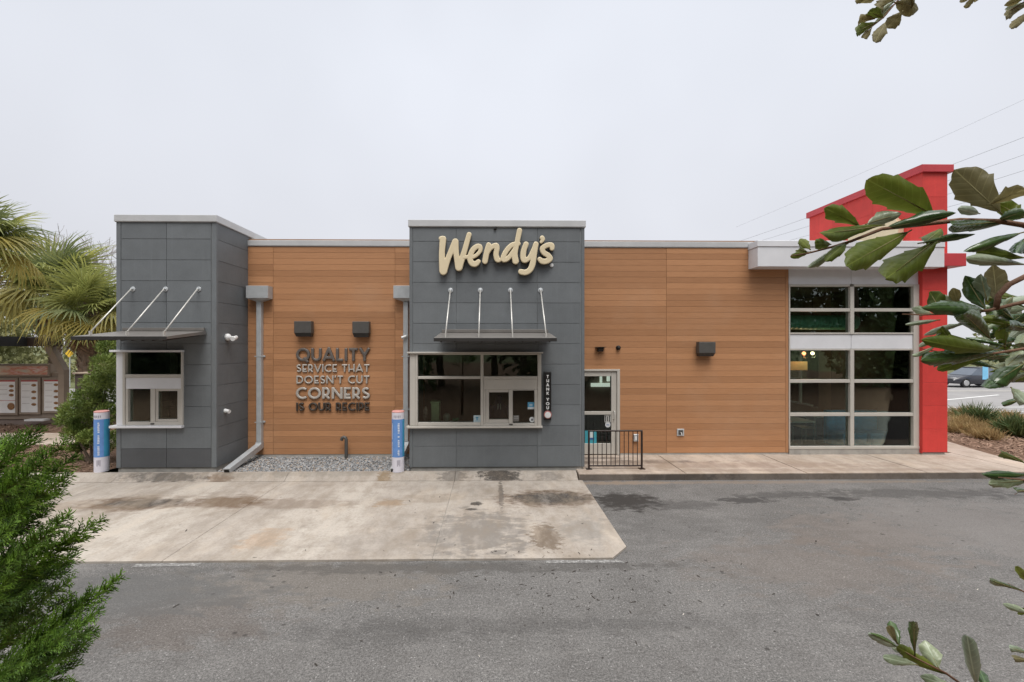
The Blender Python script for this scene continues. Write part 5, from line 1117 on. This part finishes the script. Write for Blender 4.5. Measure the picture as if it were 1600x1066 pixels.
# ------------------------------------------------------------------ cars on the road
def car(x, y, paint, label, s=1.0):
    ob = thing('parked_car', (x, y, 0), label, 'car', 'cars across the road'); gl = basic('car_glass', (.10, .12, .15), .1, .1, 3, .6); hub = basic('hubcap', (.5, .5, .5), .35, .1, 6, .5, .5); rub = basic('tyre', (.02, .02, .02), .8)
    secs = [(-2.2, .35, .62, .78), (-2.1, .28, .70, .82), (-1.3, .24, .82, .86), (-.75, .24, .92, .87), (.4, .24, .95, .87), (1.4, .26, .98, .86), (2.05, .3, 1.0, .80), (2.2, .4, .85, .74)]
    vs = []
    for X_, z0, z1, hw in secs:
        for yy, zz in ((-hw * .92, z0), (-hw, z0 + .2), (-hw * .97, z1 - .12), (-hw * .86, z1), (hw * .86, z1), (hw * .97, z1 - .12), (hw, z0 + .2), (hw * .92, z0)): vs.append((x + X_, y + yy, zz))
    n_ = 8; fs = [(i * n_ + j, i * n_ + (j + 1) % n_, (i + 1) * n_ + (j + 1) % n_, (i + 1) * n_ + j) for i in range(len(secs) - 1) for j in range(n_)] + [tuple(range(n_)), tuple(range((len(secs) - 1) * n_, len(secs) * n_))]
    b = MB(); b.add(vs, fs); o = b.build('body', paint, ob); smooth_by_angle(o, 50)
    cab = [(-.95, .90, .80), (-.25, 1.38, .62), (.2, 1.44, .60), (.75, 1.40, .60), (1.75, .97, .76)]
    vs = []
    for X_, z1, hw in cab:
        hb = .80 if X_ not in (-.95, 1.75) else hw
        for yy, zz in ((-hb, .88), (-hw, z1), (hw, z1), (hb, .88)): vs.append((x + X_, y + yy, zz))
    fs = [(i * 4 + j, i * 4 + (j + 1) % 4, (i + 1) * 4 + (j + 1) % 4, (i + 1) * 4 + j) for i in range(4) for j in range(4)] + [(0, 1, 2, 3), (16, 17, 18, 19)]
    b = MB(); b.add(vs, fs); b.build('window_glass', gl, ob)
    b = MB(); b.box(x - .2, x + .78, y - .58, y + .58, 1.40, 1.46, 0, .03); b.build('roof', paint, ob)
    for sx in (.28,): MB().add
    MB().tube([(x + .28, y - .80, .9), (x + .25, y - .615, 1.42)], .035, 4).build('pillar', paint, ob)
    for sx in (-1.35, 1.3):
        for sy in (-1, 1):
            w_ = MB().lathe([(.32, -.1), (.33, -.06), (.33, .06), (.32, .1)], (x + sx, y + sy * .77, .33), 18, 'y').build('wheel', rub, ob); MB().lathe([(.21, 0), (.2, -.012 * (1)), (.08, -.02)], (x + sx, y + sy * .875, .33), 14, 'y').build('rim', hub, w_, origin=org(w_))
    for sy in (-1, 1):
        MB().box(x - 2.16, x - 1.95, y + sy * .62 - .12, y + sy * .62 + .12, .6, .72, 0, .02).build('headlight', hub, ob); MB().box(x + 1.98, x + 2.2, y + sy * .62 - .13, y + sy * .62 + .13, .74, .9, 0, .02).build('tail_light', basic('tail_red', (.4, .02, .02), .3), ob)
q = W(1519, 598, 33.5); car(q.x, 33.5, basic('car_dark', (.035, .036, .045), .25, .1, 2, .6), 'dark sedan seen just right of the red pillar')
q = W(1590, 592, 38); car(q.x, 38, basic('car_red', (.4, .03, .03), .3, .1, 2, .6), 'red car behind the blue banner and leaves')
q = W(1540, 584, 32); ob = thing('banner_flag', (q.x, 32, 0), 'light blue feather banner standing in front of the dark sedan', 'banner'); MB().box(q.x - .2, q.x + .2, 32, 32.03, q.z - .42, q.z + .5, 0, .01).build('flag', basic('banner_blue', (.22, .55, .80), .6), ob); MB().tube([(q.x + .2, 32.015, 0), (q.x + .2, 32.015, q.z + .52)], .02, 6).build('pole', M['gut'], ob)

# ------------------------------------------------------------------ power lines
wire = basic('wire', (.25, .25, .27), .6)
for k, (a0, a1, r_, tx) in enumerate((((1150, 355), (1720, 100), .012, 'topmost thin power line, running alone across the right sky'), ((1150, 379), (1720, 168), .02, 'upper power line of the bundle behind the red tower'), ((1180, 379), (1720, 200), .02, 'second power line of the bundle behind the red tower'),
        ((1200, 385), (1720, 228), .02, 'third power line of the bundle behind the red tower'), ((1240, 385), (1720, 256), .02, 'fourth power line of the bundle behind the red tower'), ((1280, 395), (1720, 405), .013, 'lowest faint power line below the red side fascia'))):
    A_, B_ = W(*a0, 85), W(*a1, 52); pts_ = [A_.lerp(B_, i / 12) + Vector((0, 0, -1.0 * 4 * (i / 12) * (1 - i / 12) * .35)) for i in range(13)]
    o = MB().tube(pts_, r_, 5).build('power_line', wire, None); setp(o, tx, 'power line', 'overhead power lines at the right')

# ------------------------------------------------------------------ oak in the foreground (trunk off to the right, out of frame)
M['oak_under'] = leafmat('oak_leaf_underside', (.07, .108, .014), (.14, .172, .032), .42, .34, 14, .25, .15, True)
M['oak_top'] = leafmat('oak_leaf_top', (.022, .055, .014), (.065, .115, .035), .22, .14, 14, .6, .15, True)
M['oak_pale'] = leafmat('oak_leaf_pale', (.15, .20, .12), (.29, .34, .24), .32, .2, 14, .5, .12, True)
M['oak_brown'] = leafmat('oak_leaf_brownish', (.14, .125, .05), (.22, .195, .09), .55, .35, 14, .25, .12, True)
M['oakbark'] = basic('oak_twig', (.16, .085, .05), .75, .3, 60, .3, 0, .5, 200)
TK = Vector((2.3, -.5, 0))
oak = thing('oak_tree', TK, 'broad leaved oak in the right foreground with curled toothed leaves', 'tree')
MB().tube([TK, TK + Vector((.03, .0, 1.2)), TK + Vector((-.05, .03, 2.4)), TK + Vector((.0, 0, 3.8)), TK + Vector((.1, .05, 5.2))], [.16, .13, .11, .09, .05], 12).build('trunk', M['bark'], oak, smooth=True)
lr = random.Random(21)
def leaf(b0, t0, wpx, kind='u', D=.72, D2=None, roll=None, curl=None, bend=None, tip=None):
    D2 = D + lr.uniform(-.05, .05) if D2 is None else D2
    B_, T_ = W(b0[0], b0[1], D), W(t0[0], t0[1], D2); ax = (T_ - B_); L = ax.length; ax.normalize()
    vw = ((B_ + T_) / 2 - Vector((0, 0, HC))).normalized(); roll = R(lr.uniform(-28, 28)) if roll is None else R(roll)
    sd_ = ax.cross(vw).normalized(); sd_ = Matrix.Rotation(roll, 3, ax) @ sd_; nr = ax.cross(sd_).normalized()
    if nr.dot(vw) > 0: nr = -nr; sd_ = -sd_
    hw = wpx * D / F / 2 * 1.05; curl = lr.uniform(-.5, .6) if curl is None else min(.95, curl * 1.25 + .05); bend = lr.uniform(-.10, .10) if bend is None else bend; tip = lr.uniform(.15, .55) if tip is None else tip
    NU, NV = 28, 8; vs = []; ph = lr.uniform(0, 6); tn = lr.uniform(2.2, 4.2); tn2 = lr.uniform(2.2, 4.2); ph2 = lr.uniform(0, 6); obo = lr.uniform(1.0, 1.35); lobe = lr.uniform(.10, .30); twist = lr.uniform(-.9, .9); fs = []
    for i in range(NU + 1):
        u = i / NU; prof = (math.sin(math.pi * min(1, u ** obo) * (1 - .26 * tip)) ** .8) if u > 0 else 0
        if u > .88: prof *= max(0, 1 - ((u - .88) / .12) ** 2.2) ** .6 * (.75 + .25 * tip) + .02
        edge = min(1, u * 3) * min(1, (1 - u) * 8 + .35)
        th = 1 + edge * (lobe * (((u * tn + ph) % 1.0) ** 2.5 - .3) + .07 * math.sin(u * 11 + ph)); th2 = 1 + edge * (lobe * (((u * tn2 + ph2) % 1.0) ** 2.5 - .3) + .07 * math.sin(u * 9 + ph2))
        tw = twist * (u - .4)
        for j_ in range(NV + 1):
            s_ = -1 + 2 * j_ / NV; w_ = hw * prof * (th if s_ > 0 else th2) + .0006
            an = s_ * curl * 1.6; R_ = w_ / max(abs(curl) * 1.6, .05)
            y_ = math.sin(abs(s_) * abs(curl) * 1.6) * R_ * (1 if s_ > 0 else -1) if abs(curl) > .05 else s_ * w_
            z_ = (1 - math.cos(an)) * R_ * (-1 if curl > 0 else 1) if abs(curl) > .05 else 0
            z_ += .06 * hw * math.sin(u * 17 + s_ * 2 + ph) * abs(s_) + bend * L * (4 * u * (1 - u)) - .02 * L * abs(s_) ** .6 * 0 - (.035 * hw * (1 - min(1, abs(s_) * 3)))
            z_ -= .75 * w_ * max(0, abs(s_) - .45) ** 2 * (1 if curl > 0 else -1) * (1 + .8 * math.sin(u * 8 + ph * 2 + s_)); ct, st = math.cos(tw), math.sin(tw); vs.append((u * L + .03 * L * math.sin(s_ * 4 + ph) * (u > .7) * (u - .7) * abs(s_), y_ * ct - z_ * st, y_ * st + z_ * ct))
    fs = [(i * (NV + 1) + j_, (i + 1) * (NV + 1) + j_, (i + 1) * (NV + 1) + j_ + 1, i * (NV + 1) + j_ + 1) for i in range(NU) for j_ in range(NV)]
    mb = MB(); mb.add(vs, fs); mb.tube([(-.06 * L, 0, -.001), (.3 * L, 0, bend * L * .8 - .0008), (.75 * L, 0, bend * L * .7 - .0008)], [.0011, .0008, .0004], 5, 1)
    me = mb.mesh('leaf', [{'u': M['oak_under'], 't': M['oak_top'], 'p': M['oak_pale'], 'b': M['oak_brown']}[kind], M['oak_brown']], fix=False, smooth=True)
    o = bpy.data.objects.new('leaf', me); col.objects.link(o); o.parent = oak
    m = Matrix((ax, sd_, nr)).transposed().to_4x4(); m.translation = B_ - TK; o.matrix_basis = m; return o
def twig(pts, r0, r1, D, to_trunk=None):
    P = [W(p_[0], p_[1], p_[2] if len(p_) > 2 else D) for p_ in pts]
    if to_trunk is not None: P = P + [P[-1].lerp(TK + Vector((0, 0, to_trunk)), .5) + Vector((.1, .1, .03)), TK + Vector((0, 0, to_trunk))]
    k = len(P); MB().tube(P, [r0 + (r1 - r0) * i / (k - 1) for i in range(k)], 8).build('branch', M['oakbark'], oak, smooth=True)
# middle branch
twig([(1236, 400), (1262, 396), (1300, 386), (1330, 377), (1378, 358), (1430, 352), (1500, 344), (1560, 346), (1600, 352), (1680, 380)], .0008, .006, .72, 3.2)
LV = [((1458, 336), (1355, 281), 47, 'u', 8, .12), ((1343, 353), (1289, 325), 24, 'u', 10, .2), ((1378, 352), (1281, 364), 22, 'u', 20, .35), ((1386, 356), (1494, 333), 26, 't', 15, .75), ((1420, 362), (1322, 416), 38, 'u', 5, .25), ((1466, 372), (1384, 435), 44, 'u', 6, .3),
      ((1440, 380), (1524, 366), 15, 't', 20, .9), ((1446, 378), (1471, 357), 24, 'u', 5, .2), ((1563, 332), (1491, 265), 46, 'b', 5, .1), ((1546, 319), (1603, 296), 24, 'b', 15, .35), ((1590, 342), (1488, 352), 28, 't', 10, .8), ((1596, 364), (1506, 393), 20, 't', 15, .85), ((1602, 403), (1527, 392), 22, 'u', 15, .4), ((1604, 414), (1510, 404), 20, 'p', 15, .6),
      ((1530, 334), (1497, 326), 14, 'p', 10, .4), ((1356, 350), (1409, 334), 22, 'p', 12, .4), ((1265, 389), (1249, 374), 12, 'u', 5, .2), ((1298, 382), (1273, 381), 15, 'u', 5, .2), ((1266, 394), (1235, 402), 10, 'u', 10, .3), ((1262, 394), (1250, 389), 9, 'u', 5, .2), ((1322, 382), (1262, 418), 13, 'p', 15, .6), ((1322, 380), (1290, 408), 16, 'u', 8, .3),
      ((1600, 340), (1560, 318), 26, 'u', 10, .3), ((1560, 345), (1600, 330), 20, 't', 10, .5), ((1602, 372), (1588, 395), 18, 't', 10, .5)]
for b0, t0, w_, k, ro, cu in LV: leaf(b0, t0, w_, k, .72, None, lr.choice((-1, 1)) * ro, cu)
# lower middle cluster
twig([(1410, 491), (1440, 492), (1490, 490), (1545, 485), (1600, 472), (1680, 460)], .0007, .005, .74, 2.8)
twig([(1440, 545), (1500, 556), (1555, 552), (1600, 545), (1690, 530)], .0007, .004, .74, 2.7)
twig([(1556, 484), (1560, 462), (1576, 445), (1602, 432), (1680, 420)], .004, .005, .74, 2.9)
LV = [((1536, 485), (1440, 481), 26, 't', 15, .45), ((1541, 484), (1508, 431), 27, 't', 10, .35), ((1543, 470), (1533, 428), 20, 'p', 12, .4), ((1556, 470), (1551, 414), 26, 'b', 10, .2), ((1497, 476), (1489, 450), 13, 'b', 10, .2), ((1466, 480), (1452, 456), 24, 'u', 10, .2), ((1530, 488), (1470, 464), 18, 'p', 15, .5),
      ((1547, 529), (1506, 491), 30, 't', 5, .5), ((1512, 505), (1444, 524), 13, 'p', 20, .8), ((1556, 546), (1440, 531), 26, 'u', 15, .45), ((1556, 552), (1440, 563), 28, 't', 12, .5), ((1550, 555), (1464, 578), 22, 'u', 15, .4), ((1455, 490), (1424, 482), 14, 'p', 15, .4), ((1466, 500), (1415, 507), 9, 'p', 20, .7), ((1466, 538), (1426, 555), 9, 'p', 20, .7), ((1470, 520), (1436, 542), 9, 'p', 20, .6),
      ((1600, 568), (1555, 598), 28, 't', 5, .4), ((1602, 624), (1566, 632), 9, 't', 10, .5), ((1580, 606), (1603, 630), 18, 'p', 10, .4), ((1500, 545), (1470, 512), 16, 'u', 15, .5)]
for b0, t0, w_, k, ro, cu in LV: leaf(b0, t0, w_, k, .74, None, lr.choice((-1, 1)) * ro, cu)
for k in range(72):
    bx, by = lr.uniform(1556, 1625), lr.uniform(462, 592); an = lr.uniform(2.2, 4.3) if lr.random() < .75 else lr.uniform(0, 6.28); L = lr.uniform(28, 70)
    leaf((bx, by), (bx + L * math.cos(an), by + L * .6 * math.sin(an)), lr.uniform(9, 20), lr.choice('tttuupp'), lr.uniform(.8, 1.15), None, lr.uniform(-50, 50), lr.uniform(.1, .8))
# right edge sprigs
twig([(1560, 746), (1600, 750), (1700, 740)], .0008, .004, .8, 2.2); twig([(1575, 912), (1610, 930), (1700, 930)], .0008, .004, .8, 1.9)
for b0, t0, w_, k in [((1603, 724), (1565, 706), 10, 'u'), ((1612, 743), (1534, 741), 13, 't'), ((1612, 750), (1545, 756), 17, 'p'), ((1612, 768), (1591, 769), 10, 't'), ((1610, 912), (1588, 885), 12, 'u'), ((1604, 926), (1547, 905), 9, 't'), ((1606, 958), (1567, 944), 11, 'p'), ((1608, 1022), (1577, 1012), 10, 'p'), ((1612, 1034), (1584, 1028), 9, 'b'), ((1612, 948), (1590, 960), 9, 'u')]: leaf(b0, t0, w_, k, .8, None, lr.uniform(-20, 20), lr.uniform(.2, .5))
# bottom sprig
twig([(1396, 1008), (1430, 1028), (1478, 1052), (1510, 1075), (1600, 1130), (1700, 1160)], .0006, .004, .7, 1.6); twig([(1525, 1062), (1540, 1085), (1600, 1130)], .0008, .003, .7)
for b0, t0, w_, k, ro, cu in [((1480, 1054), (1402, 1011), 17, 'u', 5, .2), ((1405, 1008), (1391, 970), 14, 't', 5, .3), ((1402, 1006), (1389, 978), 9, 'b', 5, .2), ((1430, 1024), (1429, 972), 12, 't', 10, .4), ((1466, 1043), (1445, 1001), 25, 'p', 5, .15), ((1402, 1010), (1357, 991), 12, 'p', 10, .3), ((1402, 1012), (1360, 989), 6, 't', 30, .4), ((1432, 1039), (1380, 1027), 14, 'p', 8, .25), ((1492, 1076), (1438, 1057), 16, 'p', 8, .25), ((1527, 1074), (1511, 994), 20, 'p', 8, .45), ((1545, 1080), (1530, 1046), 13, 't', 8, .3), ((1404, 1018), (1392, 1010), 7, 'p', 5, .2)]: leaf(b0, t0, w_, k, .7, None, lr.choice((-1, 1)) * ro, cu)
# top sprigs
twig([(1352, 50), (1380, 28), (1410, -8), (1480, -80)], .0008, .003, .95, 4.6); twig([(1500, 0), (1530, -20), (1600, -90)], .0008, .003, .95, 4.6); twig([(1572, 20), (1605, 0), (1690, -60)], .0008, .003, .95, 4.5)
for b0, t0, w_, k in [((1383, 36), (1367, 66), 17, 'b'), ((1410, 18), (1386, 44), 20, 'b'), ((1398, 4), (1435, 15), 24, 'b'), ((1370, 35), (1338, 51), 15, 'u'), ((1362, 44), (1350, 60), 10, 'b'), ((1380, 28), (1357, 18), 15, 'u'), ((1366, 30), (1342, 32), 14, 'b'), ((1402, -4), (1373, 12), 22, 'b'), ((1400, 0), (1360, 30), 8, 'p'), ((1398, 6), (1364, 38), 6, 'p'), ((1372, -6), (1345, 5), 12, 'b'), ((1355, -4), (1336, 2), 8, 'b'), ((1415, -6), (1425, 12), 20, 'b'),
    ((1525, -10), (1508, 13), 8, 'b'), ((1520, -8), (1499, 3), 8, 'b'), ((1532, -8), (1522, 4), 7, 'b'), ((1604, -6), (1569, 9), 9, 'b'), ((1606, 6), (1570, 15), 8, 'p'), ((1608, 8), (1571, 25), 13, 'b'), ((1608, 18), (1579, 44), 12, 'b'), ((1606, -12), (1590, 0), 12, 'u')]: leaf(b0, t0, w_, k, .95, None, lr.uniform(-18, 18), lr.uniform(.05, .35))

# ------------------------------------------------------------------ red cedar in the left foreground
M['cedar'] = leafmat('cedar_spray', (.020, .060, .008), (.18, .34, .045), .45, .12, 38, .4, .22); M['cedarbark'] = basic('cedar_bark', (.13, .075, .05), .9, .3, 40)
cr_ = random.Random(5)
CT = Vector((W(-95, 700, 1.15).x, 1.15, 0)); ced = thing('cedar_tree', CT, 'bright green feathery cedar in the lower left foreground', 'tree')
MB().tube([CT, CT + Vector((.02, 0, 1.4)), CT + Vector((.03, .0, 2.65)), CT + Vector((.06, 0, 2.86))], [.06, .045, .02, .004], 8).build('trunk', M['cedarbark'], ced, smooth=True)
def spray(b0, t0, D, wide=1.0, dens=1.0):
    B_, T_ = W(b0[0], b0[1], D), W(t0[0], t0[1], D + cr_.uniform(-.12, .08)); ax = T_ - B_; L = ax.length; ax.normalize(); vw = ((B_ + T_) / 2 - Vector((0, 0, HC))).normalized()
    sd_ = (Matrix.Rotation(cr_.uniform(-.6, .6), 3, ax) @ ax.cross(vw)).normalized(); nr = ax.cross(sd_); sag = Vector((0, 0, -1))
    def pt(u): return B_ + ax * L * u + Vector((0, 0, 1)) * L * .10 * (u * u - u)
    mb = MB(); mb.tube([pt(i / 6) for i in range(7)], [.0022 - .0016 * i / 6 for i in range(7)], 4, cap=False)
    n_ = int(40 * dens * L / .16)
    for k in range(n_):
        u = .02 + .98 * k / n_; sg = 1 if k % 2 else -1; env = wide * min(1, .55 + u) * (1 - u) ** .6 + .06
        d1 = (ax * cr_.uniform(.75, 1.0) + sd_ * sg * cr_.uniform(.2, .6) + nr * cr_.uniform(-.45, .45)).normalized(); l1 = .072 * env * cr_.uniform(.6, 1.15); p0 = pt(u)
        m_ = max(4, int(l1 / .0042)); s1 = d1.cross(nr).normalized()
        q1 = p0 + d1 * l1 + ax * l1 * .12
        mb.tube([p0, p0.lerp(q1, .5) + nr * .001, q1], [.0013, .0013, .0004], 3, cap=False)
        for i in range(m_):
            v = (i + .7) / m_; p1 = p0.lerp(q1, v); d2 = (d1 * .9 + s1 * (1 if i % 2 else -1) * cr_.uniform(.3, .6) + nr * cr_.uniform(-.45, .45)).normalized(); l2 = cr_.uniform(.011, .023) * (1 - .5 * v)
            e_ = p1 + d2 * l2; h_ = p1 + d2 * l2 * .5; o1 = nr * .00085; o2 = d2.cross(nr).normalized() * .00085
            mb.add([p1, h_ + o1 + o2, h_ - o1 + o2, h_ - o2 * 1.2, e_], [(0, 1, 2), (0, 2, 3), (0, 3, 1), (1, 4, 2), (2, 4, 3), (3, 4, 1)])
    mb.build('spray', M['cedar'], ced, fix=False)
SP = [((-40, 760), (62, 668), .95), ((-30, 790), (102, 690), .95), ((-60, 740), (34, 676), 1.0), ((0, 780), (118, 712), 1.0), ((-20, 820), (108, 742), .95), ((-50, 800), (70, 704), 1.05), ((-10, 850), (88, 765), 1.0), ((-70, 770), (10, 690), .9), ((-60, 860), (60, 760), 1.0),
      ((20, 880), (160, 813), .95), ((-20, 900), (108, 804), .9), ((-30, 930), (126, 838), .95), ((-60, 880), (70, 800), 1.05), ((10, 920), (118, 868), 1.0), ((-50, 960), (108, 880), .95), ((-60, 920), (50, 850), .9), ((-20, 990), (112, 905), 1.0),
      ((40, 1010), (188, 900), .92), ((0, 1040), (148, 925), .92), ((10, 1050), (156, 955), .9), ((-20, 1060), (150, 985), .92), ((-40, 1030), (110, 930), 1.0), ((-60, 1000), (70, 920), .95), ((-30, 1100), (136, 1004), .9), ((-10, 1120), (118, 1030), .92), ((-50, 1090), (80, 1000), .95), ((-40, 1140), (112, 1064), .9), ((-70, 1060), (40, 980), 1.0), ((-60, 1130), (60, 1050), .95), ((-80, 980), (20, 900), .9), ((-80, 900), (20, 820), .9), ((-80, 840), (16, 745), .9), ((-80, 1120), (20, 1040), .88)]
for b0, t0, D in SP: spray(b0, t0, D, 1.0)
for k in range(20):
    y = cr_.uniform(720, 1110); xm = 70 if y < 800 else 95; x = cr_.uniform(10, xm); spray((x - cr_.uniform(90, 120), y + cr_.uniform(60, 95)), (x, y - 20), cr_.uniform(.98, 1.25), 1.0)
for k in range(16):
    y = 700 + k * 26; x = -100 - cr_.uniform(40, 150); spray((-100, y + 70), (x, y - cr_.uniform(0, 30)), cr_.uniform(1.1, 1.3))
lim = MB()
for k in range(9): z = 1.2 + k * .17; lim.tube([CT + Vector((.02, 0, z - .1)), CT + Vector((.12, -.03, z + .0)), CT + Vector((.24 + .03 * (k % 3), -.08, z + .09))], [.012, .008, .003], 5)
lim.build('limbs', M['cedarbark'], ced)
